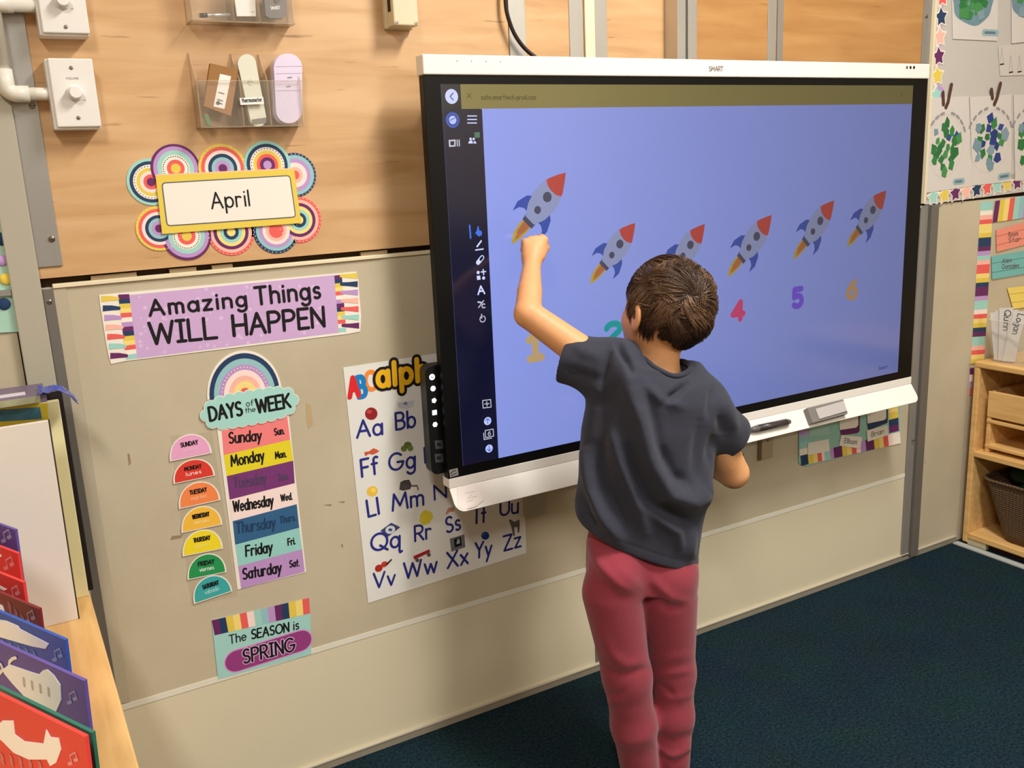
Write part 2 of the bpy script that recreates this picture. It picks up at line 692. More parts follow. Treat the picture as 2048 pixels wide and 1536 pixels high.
# ------------------------------------------------------------------ room shell
struct('floor', MB().box((-3, -5.5, -0.05), (3.3, 0.02, 0), M_CARPET))
struct('ceiling', MB().box((-3, -5.5, 3.0), (3.3, 0.1, 3.05), mat((226, 222, 212), 0.8)))
struct('wall_left', MB().box((-3.05, -5.5, 0), (-3, 0.1, 3.0), mat((206, 190, 160), 0.7)))
struct('wall_right', MB().box((3.3, -5.5, 0), (3.35, 0.1, 3.0), mat((206, 190, 160), 0.7)))
wr = struct('wall_rear', MB().box((-3, -5.55, 0), (3.3, -5.5, 3.0), mat((214, 202, 178), 0.7)))
struct('wainscot', MB().box((-3, -5.5, 0), (3.3, -5.47, 0.85), mat((40, 40, 52), 0.7)), wr)

wb = struct('wall_back', MB().box((-3, 0.016, 0), (3.3, 0.08, 3.0), M_DARK))
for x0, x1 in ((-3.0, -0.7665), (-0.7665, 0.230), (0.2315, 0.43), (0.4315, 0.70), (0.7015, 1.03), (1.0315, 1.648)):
    struct('plywood_panel', MB().box((x0, 0, 1.1755 if x0 > -1 else 1.165), (x1, 0.016, 3.0), M_PLY if x0 < 0.65 else M_PLY_DIM), wb)
for x0, x1, z0, z1 in ((-3, -0.815, 0, 1.165), (-0.765, 1.647, 0.298, 1.158), (1.714, 3.3, 0, 1.165)):
    struct('tack_panel', MB().box((x0, 0, z0), (x1, 0.016, z1), M_TACK), wb)
for x0, x1 in ((-0.765, 0.4175), (0.4295, 1.647)):
    struct('lower_panel', MB().box((x0, 0, 0.02), (x1, 0.016, 0.2935), M_CREAM), wb)
struct('panel_joint', MB().box((0.4175, 0.002, 0.02), (0.4295, 0.016, 0.2935), M_DKGREY), wb)
# white tape line along the top of the lower panels
struct('edge_tape', MB().box((-0.765, -0.0012, 0.2935), (1.647, 0.004, 0.306), mat((226, 222, 206), 0.5)), wb)
# ragged packing in the gap under the plywood
for x0, x1 in ((-0.68, -0.6), (-0.54, -0.49), (-0.46, -0.42), (-0.15, -0.09)):
    struct('packing', MB().box((x0, 0.006, 1.163), (x1, 0.016, 1.172), mat((150, 130, 100), 0.8)), wb)

struct('trim_1', MB().box((-0.746, -0.005, 1.1565), (1.647, 0.010, 1.164), M_IVORY), bevel=0.001)
struct('baseboard_back', MB().box((-0.765, -0.006, 0), (1.93, 0.002, 0.0185), mat((142, 134, 118), 0.6, noise=0.12, nscale=30))
       .box((-0.765, -0.008, 0.0185), (1.93, 0.002, 0.0215), mat((190, 182, 162), 0.4)))

# scuffs and a drip on the tackboard
sc_ = MB()
for L_ in ([(255, 908), (259, 907), (262, 926), (258, 932)], [(612, 806), (622, 810), (626, 850), (618, 858), (613, 846)], [(344, 1072), (366, 1070), (362, 1076), (340, 1080)],
           [(646, 1010), (664, 1008), (662, 1012)], [(682, 1088), (686, 1089), (686, 1096), (683, 1094)], [(676, 1004), (690, 1002), (688, 1006)]):
    sc_.add([at(x_, y_, -0.0004) for x_, y_ in L_], [tuple(range(len(L_)))], mat((152, 130, 100) if L_[0][0] != 612 else (188, 164, 122), .8))
struct('scuff_mark', sc_, wb)


def screws(parent, pts, y, r=0.0055):
    for x, z in pts:
        mb = MB()
        mb.lathe((x, y, z), (0, -1, 0), [(0, r), (0.0015, r), (0.003, r * 0.6), (0.0032, 0)], M_SCREW, 16)
        mb.box((x - r * 0.8, y - 0.0034, z - 0.0006), (x + r * 0.8, y - 0.0031, z + 0.0006), M_DARK)
        mb.build('screw', parent, smooth=False)


# left upright: beige post, silver strip above, thin channel below
t2 = struct('trim_2', MB().box((-0.813, -0.014, 0), (-0.765, 0.016, 3.0), M_BEIGEPOST), bevel=0.002)
t3 = struct('trim_3', MB().box((-0.765, -0.004, 1.196), (-0.724, 0.0, 3.0), mat((178, 174, 170), 0.34, 0.5, metal=0.6, noise=0.06, nscale=12)), bevel=0.0008)
screws(t3, [(at(103, 478)[0], at(103, 478)[2]), (at(64, 212)[0], at(64, 212)[2])], -0.004)
t4 = struct('trim_4', MB().box((-0.7645, -0.004, 0), (-0.746, 0.0, 1.1565), M_DKGREY), bevel=0.0008)
t4b = struct('trim_5', MB().box((-0.746, -0.002, 0.31), (-0.725, 0.0, 1.156), mat((184, 172, 148), 0.5)))
screws(t4b, [(at(98, 604)[0], at(98, 604)[2])], -0.002)
# metal strips above the display
struct('trim_6', MB().box((0.2315, -0.002, 1.17), (0.2735, 0.0, 3.0), M_GALV), bevel=0.0006)
struct('trim_7', MB().box((0.390, -0.002, 1.17), (0.427, 0.0, 3.0), M_GALV).box((0.459, -0.002, 1.17), (0.4945, 0.0, 3.0), M_GALV)
       .box((0.4305, -0.006, 1.17), (0.4575, 0.0, 3.0), M_IVORY), bevel=0.0006)
struct('trim_8', MB().box((0.665, -0.05, 1.17), (0.690, 0.0, 3.0), M_GALV).box((0.690, -0.035, 1.17), (0.704, 0.0, 3.0), M_DKGREY)
       .box((0.704, -0.042, 1.17), (0.732, 0.0, 3.0), M_GALV), bevel=0.001)
struct('trim_9', MB().box((1.004, -0.002, 1.17), (1.033, 0.0, 3.0), M_GALV).box((1.036, -0.004, 1.17), (1.056, 0.0, 3.0), M_GREY), bevel=0.0006)
t10 = struct('trim_10', MB().box((1.613, -0.003, 1.17), (1.648, 0.0, 3.0), M_GREY), bevel=0.0008)
screws(t10, [(at(1851, 33)[0], at(1851, 33)[2])], -0.003, 0.005)
t11 = struct('trim_11', MB().box((1.648, -0.006, 0.012), (1.680, 0.01, 1.164), M_GREY).box((1.680, -0.018, 0.012), (1.7145, 0.01, 1.164), M_DKGREY), bevel=0.001)
screws(t11, [(1.664, at(1818, 879)[2]), (1.69, 0.42)], -0.012, 0.004)
struct('trim_12', MB().box((1.905, -2.6, 0), (1.932, -0.012, 0.004), mat((176, 178, 176), 0.6)))


# ------------------------------------------------------------------ paper things on the back wall
def finish(art, name, label, cat, group=None, base='paper', kind=None):
    bm_ = art.parts.pop(base)
    V = np.array(bm_.v)
    org = (V.min(0) + V.max(0)) / 2
    org[2] = V[:, 2].min()
    root = bm_.build(name, None, origin=org)
    tag(root, label, cat, group, kind)
    for k, mb in art.parts.items():
        if mb.v:
            mb.build(k.strip(), root)
    return root


# ---- April card over a rainbow cut-out
A = Art((0, 0, 0))
A.part('paper')
k1 = 1.0
SC = [  # centre px, radius px, ring colours outer -> inner
    ((590, 350), 42, ['navy', 'sky', 'lilac', 'pale', 'peach', 'coral']),
    ((598, 440), 44, ['coral', 'peach', 'plum', 'ltyellow', 'mint', 'navy', 'ltyellow']),
    ((302, 364), 48, ['mint', 'navy', 'cream', 'yellow', 'pale', 'coral', 'plum']),
    ((318, 457), 46, ['yellow', 'coral', 'pale', 'navy', 'sky', 'lilac', 'plum']),
    ((373, 472), 49, ['plum', 'lilac', 'mint', 'cream', 'coral', 'yellow']),
    ((462, 464), 47, ['coral', 'peach', 'plum', 'ltyellow', 'mint', 'navy', 'ltyellow']),
    ((552, 461), 45, ['navy', 'sky', 'lilac', 'pale', 'peach', 'coral', 'coral']),
    ((351, 337), 49, ['plum', 'lilac', 'mint', 'cream', 'coral', 'yellow']),
    ((445, 337), 48, ['yellow', 'coral', 'pale', 'navy', 'sky', 'lilac', 'plum']),
    ((534, 330), 46, ['mint', 'navy', 'cream', 'yellow', 'coral', 'plum', 'lilac']),
]
FR = {6: [1, .9, .74, .56, .36, .2], 7: [1, .88, .74, .6, .46, .32, .18]}
A.slab(A.P([(330, 335), (580, 330), (590, 470), (335, 480)]), pm('cream'), 0.0002, 0.001)
for i, (c, r, cols) in enumerate(SC):
    u = A.px(*c)
    R = np.linalg.norm(A.px(c[0] + r, c[1]) - u)
    h = 0.001 + 0.0012 * (i % 5) / 5 + (0.0012 if i >= 7 else 0)
    A.part('paper')
    A.slab([(u[0] + R * math.cos(2 * math.pi * j / 40), u[1] + R * math.sin(2 * math.pi * j / 40)) for j in range(40)], pm(cols[0]), 0.0002, h)
    A.new('rainbow_scallop')
    fr = FR[len(cols)]
    for j in range(1, len(cols)):
        A.disc(u, R * fr[j], pm(cols[j]), h + 0.00012 * j, 36)
    # dotted ring
    rr = R * (fr[3] - 0.06 if cols[3] == 'cream' else (fr[2] - 0.06 if cols[2] == 'cream' else 0.95))
    dc = pm('black') if 'cream' in cols else pm('cream')
    nd = 34
    for q in range(nd):
        a = 2 * math.pi * q / nd
        A.disc((u[0] + rr * math.cos(a), u[1] + rr * math.sin(a)), R * 0.022, dc, h + 0.0011, 6)
finish(A, 'rainbow_cutout', 'cardboard cutout of colourful rainbow scallops behind the April card', 'wall decoration')
A = Art((0, -0.004, 0))
A.part('paper').slab(A.P([(311, 351), (324, 468), (602, 446), (588, 338)]), pm('yellow'), 0, 0.0016)
A.part('pink_edge').slab(A.P([(310, 349), (588, 336), (588, 344), (311, 358)]), pm('peach'), -0.001, 0.0004)


def inset_quad(A_, q, t):
    P = [np.array(p, float) for p in A_.P(q)]
    c = sum(P) / 4
    out = []
    for p in P:
        d = p - c
        out.append(p - np.sign(d) * t)
    return out


q = [(322, 365), (333, 453), (592, 435), (580, 350)]
A.part('name_panel')
for t, m, h in ((0, mat((96, 96, 98), 0.6), 0.0018), (0.0022, pm('paper'), 0.002)):
    qq = inset_quad(A, q, t)
    L = []
    for i in range(4):
        a, b, c_ = qq[i - 1], qq[i], qq[(i + 1) % 4]
        e0, e1 = (a - b) / np.linalg.norm(a - b), (c_ - b) / np.linalg.norm(c_ - b)
        r = 0.008 - t
        for s in range(6):
            f = s / 5
            L.append(b + e0 * r * (1 - f) ** 2 + e1 * r * f ** 2)
    A.poly(L, m, h)
A.part('lettering').tpx('April', (424, 417), (499, 411), 31, BLACK, 0.0023, wt=.12, gap=.22)
finish(A, 'month_card', 'yellow bordered card reading April over the rainbow cutout', 'card')

# ---- banner
A = Art((0, 0, 0))
TL, TR, BR, BL = (233, 588), (703, 545), (722, 664), (252, 727)
A.part('paper').slab(A.P([(198, 590), (236, 586), (682, 546), (712, 543), (716, 560), (719, 600), (722, 632), (720, 663), (694, 668),
                         (250, 722), (222, 728), (217, 712), (211, 680), (205, 640), (200, 610)]), pm('paper'), 0.0004, 0.0014)
A.part('lilac_field').ppx([(258, 590), (668, 550), (677, 665), (274, 717)], pm((206, 170, 214)), 0.0016)
for i in range(70):
    fx, fy = rng.uniform(0.02, 0.98, 2)
    a = np.array((258, 590)) * (1 - fx) + np.array((668, 550)) * fx
    b = np.array((274, 717)) * (1 - fx) + np.array((677, 665)) * fx
    p = a * (1 - fy) + b * fy
    A.disc(A.px(*p), rng.uniform(.0018, .004), pm((222, 190, 226)), 0.0017, 12)
A.part('stripe_band')
tc_ = ['yellow', 'navy', 'lilac', 'peach', 'coral', 'mint', 'plum']
band = ['plum', 'navy', 'yellow', 'ltyellow', 'coral', 'cream', 'lilac', 'plum', 'navy', 'yellow', 'ltyellow', 'coral', 'cream', 'mint']


def lerp(a, b, t):
    return np.array(a, float) * (1 - t) + np.array(b, float) * t


for L0, L1, R0, R1 in (((236, 589), (252, 719), (258, 588), (274, 716)), ((668, 551), (677, 664), (683, 549), (692, 663))):
    n = len(band)
    A.new('stripe_band')
    for i, c in enumerate(band):
        a, b = i / n, (i + 1) / n
        A.ppx([lerp(L0, L1, a), lerp(R0, R1, a), lerp(R0, R1, b), lerp(L0, L1, b)], pm(c), 0.0018)
A.part('tassel')
for i, c in enumerate(tc_):
    t = (i + 0.45) / 7
    for o, (p0, p1) in enumerate((((201, 589), (222, 722)), ((714, 544), (718, 660)))):
        p = lerp(p0, p1, t)
        s = 1 if o == 0 else -1
        A.new('tassel').ppx([p + (0, -6), p + (s * 18, -5 - (1 if o == 0 else -1)), p + (s * 34, -3.5), p + (s * 36, 0), p + (s * 34, 3), p + (s * 18, 4), p + (0, 6)], pm(c), 0.00195)
A.part('lettering').tpx('Amazing', (300, 631), (492, 611), 30, BLACK, 0.0020, wt=.2, gap=.3)
A.new('lettering').tpx('Things', (512, 609), (640, 595), 34, BLACK, 0.0020, wt=.18, gap=.26)
A.new('lettering').tpx('WILL', (302, 688), (433, 675), 42, BLACK, 0.0020, wt=.16, gap=.16)
A.new('lettering').tpx('HAPPEN', (468, 671), (648, 652), 40, BLACK, 0.0020, wt=.17, gap=.2)
finish(A, 'banner', 'lilac paper banner with tassel ends reading Amazing Things WILL HAPPEN', 'banner')

# ---- days of the week poster
A = Art((0, 0, 0))
days = [('Sunday', 'Sun.', (244, 132, 132), (443, 862), (574, 832), (458, 886), (522, 880), (549, 870), (568, 867)),
        ('Monday', 'Mon.', (232, 214, 42), (447, 910), (580, 879), (463, 932), (528, 920), (551, 917), (572, 913)),
        ('Tuesday', 'Tues.', (122, 56, 118), (453, 952), (586, 921), (468, 976), (532, 966), (556, 961), (577, 958)),
        ('Wednesday', 'Wed.', (250, 226, 220), (459, 999), (589, 966), (467, 1023), (546, 1010), (562, 1002), (584, 998)),
        ('Thursday', 'Thurs.', (52, 98, 140), (465, 1042), (593, 1008), (473, 1066), (550, 1054), (560, 1046), (591, 1040)),
        ('Friday', 'Fri.', (152, 210, 202), (470, 1089), (598, 1055), (492, 1112), (544, 1103), (576, 1090), (590, 1087)),
        ('Saturday', 'Sat.', (190, 148, 204), (476, 1132), (604, 1098), (486, 1158), (562, 1144), (579, 1134), (598, 1131))]
end = ((482, 1177), (609, 1143))
A.part('paper').slab(A.P([(433, 850), (576, 820), (612, 1144), (475, 1179)]), pm('paper'), 0.0004, 0.0012)
u = A.px(490, 788)
R = np.linalg.norm(A.px(490 + 73, 788) - u)
A.slab([(u[0] + R * math.cos(math.pi * j / 24) * (1.0), u[1] + R * 1.2 * math.sin(math.pi * j / 24)) for j in range(25)], pm('paper'), 0.0004, 0.0016)
A.part('rainbow')
for f, c in ((.94, 'navy'), (.82, 'sky'), (.68, 'lilac'), (.56, 'pale'), (.43, 'peach'), (.31, 'ltyellow'), (.15, 'coral')):
    A.poly([(u[0] + R * f * math.cos(math.pi * j / 24), u[1] + R * 1.2 * f * math.sin(math.pi * j / 24)) for j in range(25)], pm(c), 0.0017 + 0.0001 * (1 - f) * 10)
for f, n, r in ((.62, 22, .018), (.25, 9, .02)):
    for j in range(n):
        a = math.pi * (j + .5) / n
        A.disc((u[0] + R * f * math.cos(a), u[1] + R * 1.2 * f * math.sin(a)), R * r, pm('cream'), 0.0029, 8)
A.part('header_cloud')
ca, cb = np.array(A.px(402, 832)), np.array(A.px(595, 798))
e = cb - ca
W_ = np.linalg.norm(e)
e /= W_
nrm = np.array([-e[1], e[0]])


def cloud(grow, m, h):
    a_, b_ = W_ * 0.445, W_ * 0.125
    t_ = np.linspace(0, 2 * math.pi, 721)
    X = np.sign(np.cos(t_)) * np.abs(np.cos(t_)) ** .6 * a_
    Y = np.sign(np.sin(t_)) * np.abs(np.sin(t_)) ** .75 * b_
    s_ = np.concatenate([[0], np.cumsum(np.hypot(np.diff(X), np.diff(Y)))])
    n = 20
    A.slab([(ca + cb) / 2 + e * x + nrm * y for x, y in zip(X[:-1:10], Y[:-1:10])], m, 0.0029, h)
    for j in range(n):
        f = s_[-1] * j / n
        x, y = np.interp(f, s_, X), np.interp(f, s_, Y)
        c_ = (ca + cb) / 2 + e * x + nrm * y
        r_ = s_[-1] / n * .62 + grow
        A.slab([c_ + r_ * np.array((math.cos(q), math.sin(q))) for q in np.linspace(0, 2 * math.pi, 20, endpoint=False)], m, 0.0029, h - 1.2e-5 * (j % 5 + 1))


cloud(0.0014, pm('paper'), 0.0032)
cloud(0.0, pm((168, 218, 208)), 0.0034)
A.part('lettering')
A.tpx('DAYS', (420, 841), (484, 829), 27, BLACK, 0.0036, wt=.19, gap=.18)
A.new('lettering').tpx('of', (492, 812), (506, 810), 11, BLACK, 0.0036, wt=.14)
A.new('lettering').tpx('the', (490, 825), (510, 822), 10, BLACK, 0.0036, wt=.14)
A.new('lettering').tpx('WEEK', (514, 825), (580, 813), 27, BLACK, 0.0036, wt=.19, gap=.18)
for i, (d, s, c, l, r, a, b, a2, b2) in enumerate(days):
    l2, r2 = (days[i + 1][3], days[i + 1][4]) if i < 6 else end
    A.new('day_strip').ppx([l, r, (r2[0], r2[1]), l2], pm(c), 0.0014)
    ink = mat((84, 60, 96), 0.6) if d == 'Tuesday' else (mat((30, 62, 98), 0.6) if d == 'Thursday' else BLACK)
    A.new('lettering').tpx(d, a, b, 21, ink, 0.0017, wt=.165, gap=.22)
    A.new('lettering').tpx(s, a2, b2, 13, ink, 0.0017, wt=.2, gap=.25)
    if d in ('Tuesday', 'Thursday', 'Friday', 'Saturday'):
        A.new('paint_dots')
        for _ in range(12):
            p = lerp(lerp(l, r, rng.uniform(.03, .97)), lerp(l2, r2, rng.uniform(.03, .97)), rng.uniform(.1, .9))
            A.disc(A.px(*p), .0011, pm(tuple(min(255, x + 24) for x in c)), 0.0015, 8)
finish(A, 'day_poster', 'DAYS of the WEEK poster with rainbow top and seven coloured strips', 'poster')

# ---- half-round day cards in a clear strip
CL = mat((206, 194, 168), 0.5, 0.1, alpha=0.12)
A = Art((0, 0, 0))
A.part('paper').slab(A.P([(341, 872), (424, 862), (475, 1190), (383, 1212)]), CL, 0.0010, 0.0013)
finish(A, 'clear_card_strip', 'clear plastic strip behind the half round day cards', 'card holder')
cards = [('SUNDAY', 'domingo', (236, 168, 206), (340, 923), (424, 906), 868, (240, 190, 216), 'pink half round day card SUNDAY at the top of the strip'),
         ('MONDAY', 'lunes', (222, 62, 48), (347, 968), (430, 951), 918, (250, 230, 224), 'red half round day card MONDAY'),
         ('TUESDAY', 'martes', (246, 138, 78), (358, 1018), (441, 1000), 963, (250, 190, 150), 'orange half round day card TUESDAY'),
         ('WEDNESDAY', 'miercoles', (246, 190, 66), (363, 1066), (445, 1049), 1012, (250, 220, 140), 'amber half round day card WEDNESDAY'),
         ('THURSDAY', 'jueves', (244, 220, 40), (365, 1113), (446, 1097), 1059, (248, 232, 120), 'bright yellow half round day card THURSDAY'),
         ('FRIDAY', 'viernes', (40, 150, 84), (375, 1160), (453, 1144), 1107, (220, 240, 226), 'green half round day card FRIDAY'),
         ('SATURDAY', 'sabado', (62, 170, 170), (388, 1208), (465, 1182), 1150, (170, 220, 216), 'teal half round day card SATURDAY with a curling corner')]
for d, s2, c, a, b, top, c2, lab in cards:
    A = Art((0, -0.0018, 0))
    pa, pb = np.array(A.px(*a)), np.array(A.px(*b))
    mid = (pa + pb) / 2
    e = pb - pa
    Rr = np.linalg.norm(e) / 2
    e = e / (2 * Rr)
    nn = np.array([-e[1], e[0]])
    mpx = ((a[0] + b[0]) / 2, (a[1] + b[1]) / 2)
    Hh = np.linalg.norm(np.array(A.px(mpx[0], top)) - mid)

    def half(f, m, h0, h1, dy=0):
        L = [mid + e * Rr * f * math.cos(math.pi * j / 24) + nn * (Hh * f * math.sin(math.pi * j / 24) ** 0.85 + dy) for j in range(25)]
        A.slab(L, m, h0, h1)
    A.part('paper')
    half(1, pm('paper'), 0, 0.0008)
    A.part('colour_field')
    half(0.92, pm(c), 0.0008, 0.001, Hh * 0.04)
    A.part('lettering')
    A.text(d, mid - e * Rr * .40 + nn * Hh * .52, mid + e * Rr * .40 + nn * Hh * .52, Hh * .17, BLACK, 0.0013, wt=.26, gap=.2)
    A.text(s2.replace('á', 'a'), mid - e * Rr * .36 + nn * Hh * .26, mid + e * Rr * .36 + nn * Hh * .26, Hh * .17, pm(c2), 0.0013, wt=.15, gap=.22)
    finish(A, 'day_card', lab, 'card', 'half round day cards')

# ---- season card
A = Art((0, 0, 0))
ST = ((423, 1240), (620, 1196), (622, 1308), (436, 1358))
A.part('paper').slab(A.P(ST), pm((164, 212, 206)), 0.0005, 0.0016)
A.part('stripe_band')
sb = ['plum', 'navy', 'yellow', 'ltyellow', 'coral', 'pale', 'mint', 'sky', 'lilac', 'plum', 'navy', 'yellow', 'ltyellow', 'coral']
for i, c in enumerate(sb):
    a, b = i / len(sb), (i + 1) / len(sb)
    T0, T1, B0, B1 = (423, 1240), (618, 1195), (429, 1270), (620, 1226)
    A.ppx([lerp(T0, T1, a), lerp(T0, T1, b), lerp(B0, B1, b), lerp(B0, B1, a)], pm(c), 0.0018)
A.part('plum_pill')
pa, pb = np.array(A.px(473, 1321)), np.array(A.px(601, 1281))
e = (pb - pa) / np.linalg.norm(pb - pa)
nn = np.array([-e[1], e[0]])
rp = np.linalg.norm(A.px(473, 1321) - A.px(473, 1344))
for f, m, h in ((1.0, pm((214, 150, 204)), 0.0018), (.9, pm((150, 62, 128)), 0.0020)):
    L = [pa + rp * f * (math.cos(t) * e + math.sin(t) * nn) for t in np.linspace(math.pi / 2, 1.5 * math.pi, 14)]
    L += [pb + rp * f * (math.cos(t) * e + math.sin(t) * nn) for t in np.linspace(-math.pi / 2, math.pi / 2, 14)]
    A.poly(L, m, h)
A.part('lettering')
A.tpx('The', (459, 1287), (492, 1279), 17, BLACK, 0.0020, wt=.13)
A.new('lettering').tpx('SEASON', (503, 1277), (577, 1262), 18, BLACK, 0.0020, wt=.17)
A.new('lettering').tpx('is', (587, 1259), (597, 1257), 17, BLACK, 0.0020, wt=.14)
A.new('lettering').tpx('SPRING', (487, 1326), (589, 1300), 27, pm((214, 176, 214)), 0.0022, wt=.28, gap=.2)
A.tpx('SPRING', (487, 1326), (589, 1300), 27, BLACK, 0.0024, wt=.15, gap=.2)
finish(A, 'season_card', 'mint card with striped top reading The SEASON is SPRING', 'card')

# ---- alphabet poster
A = Art((0, 0, 0))
A.part('paper').slab(A.P([(686, 735), (878, 706), (1040, 680), (1052, 1106), (736, 1206)]), mat((232, 230, 224), 0.25, 0.5), 0.0004, 0.0012)
INK = pm('ink')
LT = [('Aa', (714, 875), (764, 868), 33), ('Bb', (792, 859), (830, 853), 33), ('Ff', (724, 953), (756, 946), 34), ('Gg', (778, 941), (829, 934), 33), ('H', (850, 925), (870, 921), 30),
      ('Ll', (737, 1033), (758, 1027), 33), ('Mm', (785, 1021), (846, 1009), 32), ('N', (869, 999), (892, 994), 28),
      ('Qq', (742, 1102), (802, 1092), 33), ('Rr', (830, 1082), (862, 1075), 30), ('Ss', (892, 1065), (920, 1058), 30), ('Tt', (946, 1047), (970, 1043), 30), ('Uu', (1000, 1031), (1035, 1025), 30),
      ('Vv', (747, 1176), (789, 1168), 29), ('Ww', (808, 1157), (873, 1143), 31), ('Xx', (895, 1136), (935, 1126), 31), ('Yy', (950, 1116), (982, 1110), 30), ('Zz', (1008, 1101), (1041, 1092), 29)]
for s, a, b, hh in LT:
    A.new('letter_pair').tpx(s, a, b, hh, INK, 0.0016, wt=.15, gap=.2)
A.part('title')
A.tpx('A', (699, 794), (717, 791), 38, pm((222, 40, 46)), 0.0020, wt=.26)
A.tpx('B', (718, 794), (732, 791), 40, pm((20, 128, 200)), 0.0018, wt=.25)
A.tpx('C', (733, 781), (752, 777), 36, pm((244, 140, 52)), 0.0016, wt=.25)
for wd, m, h in ((.50, BLACK, 0.0021), (.24, pm((240, 182, 30)), 0.0023)):
    A.tpx('alph', (756, 773), (852, 759), 44, m, h, wt=wd, gap=.3)


def pic(name, polys):
    A.new(name)
    for i, (L, m) in enumerate(polys):
        A.ppx(L, m, 0.0016 + 0.00015 * i)


def ell(cx, cy, rx, ry, ang=0, n=18):
    ca, sa = math.cos(math.radians(ang)), math.sin(math.radians(ang))
    return [(cx + rx * math.cos(t) * ca - ry * math.sin(t) * sa, cy + rx * math.cos(t) * sa + ry * math.sin(t) * ca) for t in np.linspace(0, 2 * math.pi, n, endpoint=False)]


pic('apple_picture', [(ell(742, 827, 12.5, 12.5), pm((150, 34, 38))), (ell(738, 823, 5, 4), pm((190, 70, 66)))])
pic('boat_picture', [([(793, 806), (828, 800), (826, 812), (812, 818), (798, 816)], pm((200, 204, 212))), ([(804, 808), (812, 802), (815, 810)], pm((120, 130, 150)))])
pic('fish_picture', [([(728, 904), (738, 902), (746, 896), (754, 899), (758, 902), (752, 906), (744, 909), (738, 907), (730, 912)], pm((206, 90, 58)))])
pic('grapes_picture', [(ell(807, 897, 6, 6), pm((110, 130, 60))), (ell(815, 890, 8, 7), pm((96, 120, 56))), (ell(820, 896, 6, 6), pm((120, 138, 66)))])
pic('lemon_picture', [(ell(744, 982, 11, 10, -20), pm((240, 196, 64))), (ell(746, 980, 5, 5), pm((248, 216, 110)))])
pic('mouse_picture', [([(798, 979), (800, 964), (808, 960), (818, 959), (823, 970), (820, 978), (806, 981)], pm((78, 74, 74))), ([(822, 970), (834, 969), (837, 977), (835, 982), (833, 973), (822, 973)], pm((120, 100, 96)))])
pic('quilt_picture', [([(760, 1061), (782, 1045), (800, 1054), (776, 1073)], pm((62, 68, 110))), (ell(780, 1059, 10, 8, -20), pm((214, 216, 226))), (ell(780, 1059, 4, 3), pm((70, 78, 120)))])
pic('raincoat_picture', [([(840, 1028), (849, 1019), (862, 1024), (866, 1033), (858, 1046), (846, 1050), (838, 1042)], pm((222, 204, 60)))])
pic('shell_picture', [([(890, 1027), (896, 1015), (908, 1014), (908, 1022), (898, 1024), (892, 1029)], pm((196, 140, 116)))])
pic('zebra_picture', [([(1017, 1040), (1020, 1038), (1028, 1044), (1038, 1038), (1039, 1050), (1038, 1064), (1035, 1066), (1034, 1054), (1028, 1054), (1029, 1071), (1026, 1072), (1022, 1053)], pm((104, 100, 98)))])
pic('violin_picture', [(ell(757, 1136, 8, 7, -35), pm((176, 40, 32))), (ell(768, 1128, 7, 5.5, -35), pm((196, 60, 40))), ([(770, 1128), (782, 1117), (784, 1119), (773, 1131)], pm((70, 40, 34)))])
pic('wagon_picture', [([(826, 1112), (858, 1098), (860, 1104), (828, 1119)], pm((164, 34, 42))), (ell(834, 1120, 4, 4), pm((96, 88, 84))), (ell(857, 1109, 4, 4), pm((96, 88, 84)))])
pic('scan_picture', [([(899, 1077), (928, 1068), (930, 1094), (902, 1103)], pm((112, 112, 112))), ([(907, 1078), (921, 1073), (923, 1090), (909, 1095)], pm((24, 24, 28))), ([(912, 1088), (914, 1078), (918, 1077), (919, 1086)], pm((170, 172, 176)))])
pic('ball_picture', [(ell(970, 1071, 8, 8), pm((24, 58, 140))), (ell(967, 1068, 3, 3), pm((60, 100, 180)))])
finish(A, 'alphabet_poster', 'white glossy alphabet poster titled ABC alph half behind the display', 'poster')


# ------------------------------------------------------------------ fixtures on the plywood
def plate_box(name, corners, depth, label):
    """white electrical box with a cover plate and a turning knob"""
    yf = -depth
    P = [at(*c, yf) for c in corners]
    x0, x1 = min(P[0][0], P[3][0]), max(P[1][0], P[2][0])
    z0, z1 = min(P[2][2], P[3][2]), max(P[0][2], P[1][2])
    x0, x1 = (P[0][0] + P[3][0]) / 2, (P[1][0] + P[2][0]) / 2
    z1, z0 = (P[0][2] + P[1][2]) / 2, (P[2][2] + P[3][2]) / 2
    r = thing(name, ((x0 + x1) / 2, 0, z0), label, 'volume control')
    wp = mat((226, 220, 212), 0.4, 0.4)
    MB().box((x0 - 0.005, yf + 0.005, z0 - 0.004), (x1 - 0.001, 0.0, z1 - 0.001), wp).build('back_box', r, bevel=0.002)
    MB().box((x0, yf, z0), (x1, yf + 0.006, z1), mat((232, 227, 220), 0.38, 0.4)).build('cover_plate', r, bevel=0.0022)
    cx, cz = (x0 + x1) / 2, (z0 + z1) / 2
    MB().lathe((cx, yf, cz), (0, -1, 0), [(0, .0135), (.003, .0135), (.0032, .0115), (.016, .0108), (.0175, .0095), (.0176, 0)], mat((236, 232, 226), 0.35, 0.4), 32).build('knob', r, smooth=False, bevel=0.0006)
    for dz in (0.0415, -0.0415):
        MB().lathe((cx, yf, cz + dz), (0, -1, 0), [(0, .0032), (.0012, .0032), (.0016, 0)], M_SCREW, 14).build('screw', r)
    A_ = Art((0, yf - 0.0001, 0))
    A_.part('lettering').text('VOLUME', (cx - .011, cz + .0225), (cx + .009, cz + .0225), .003, mat((150, 140, 130), 0.6), 0.0002, wt=.2)
    A_.stroke([(cx + .012, cz - .012), (cx + .016, cz - .012)], .0008, mat((150, 140, 130), 0.6), 0.0002)
    for k in A_.parts.values():
        k.build('lettering', r)
    return x0, x1, z0, z1, cx, cz


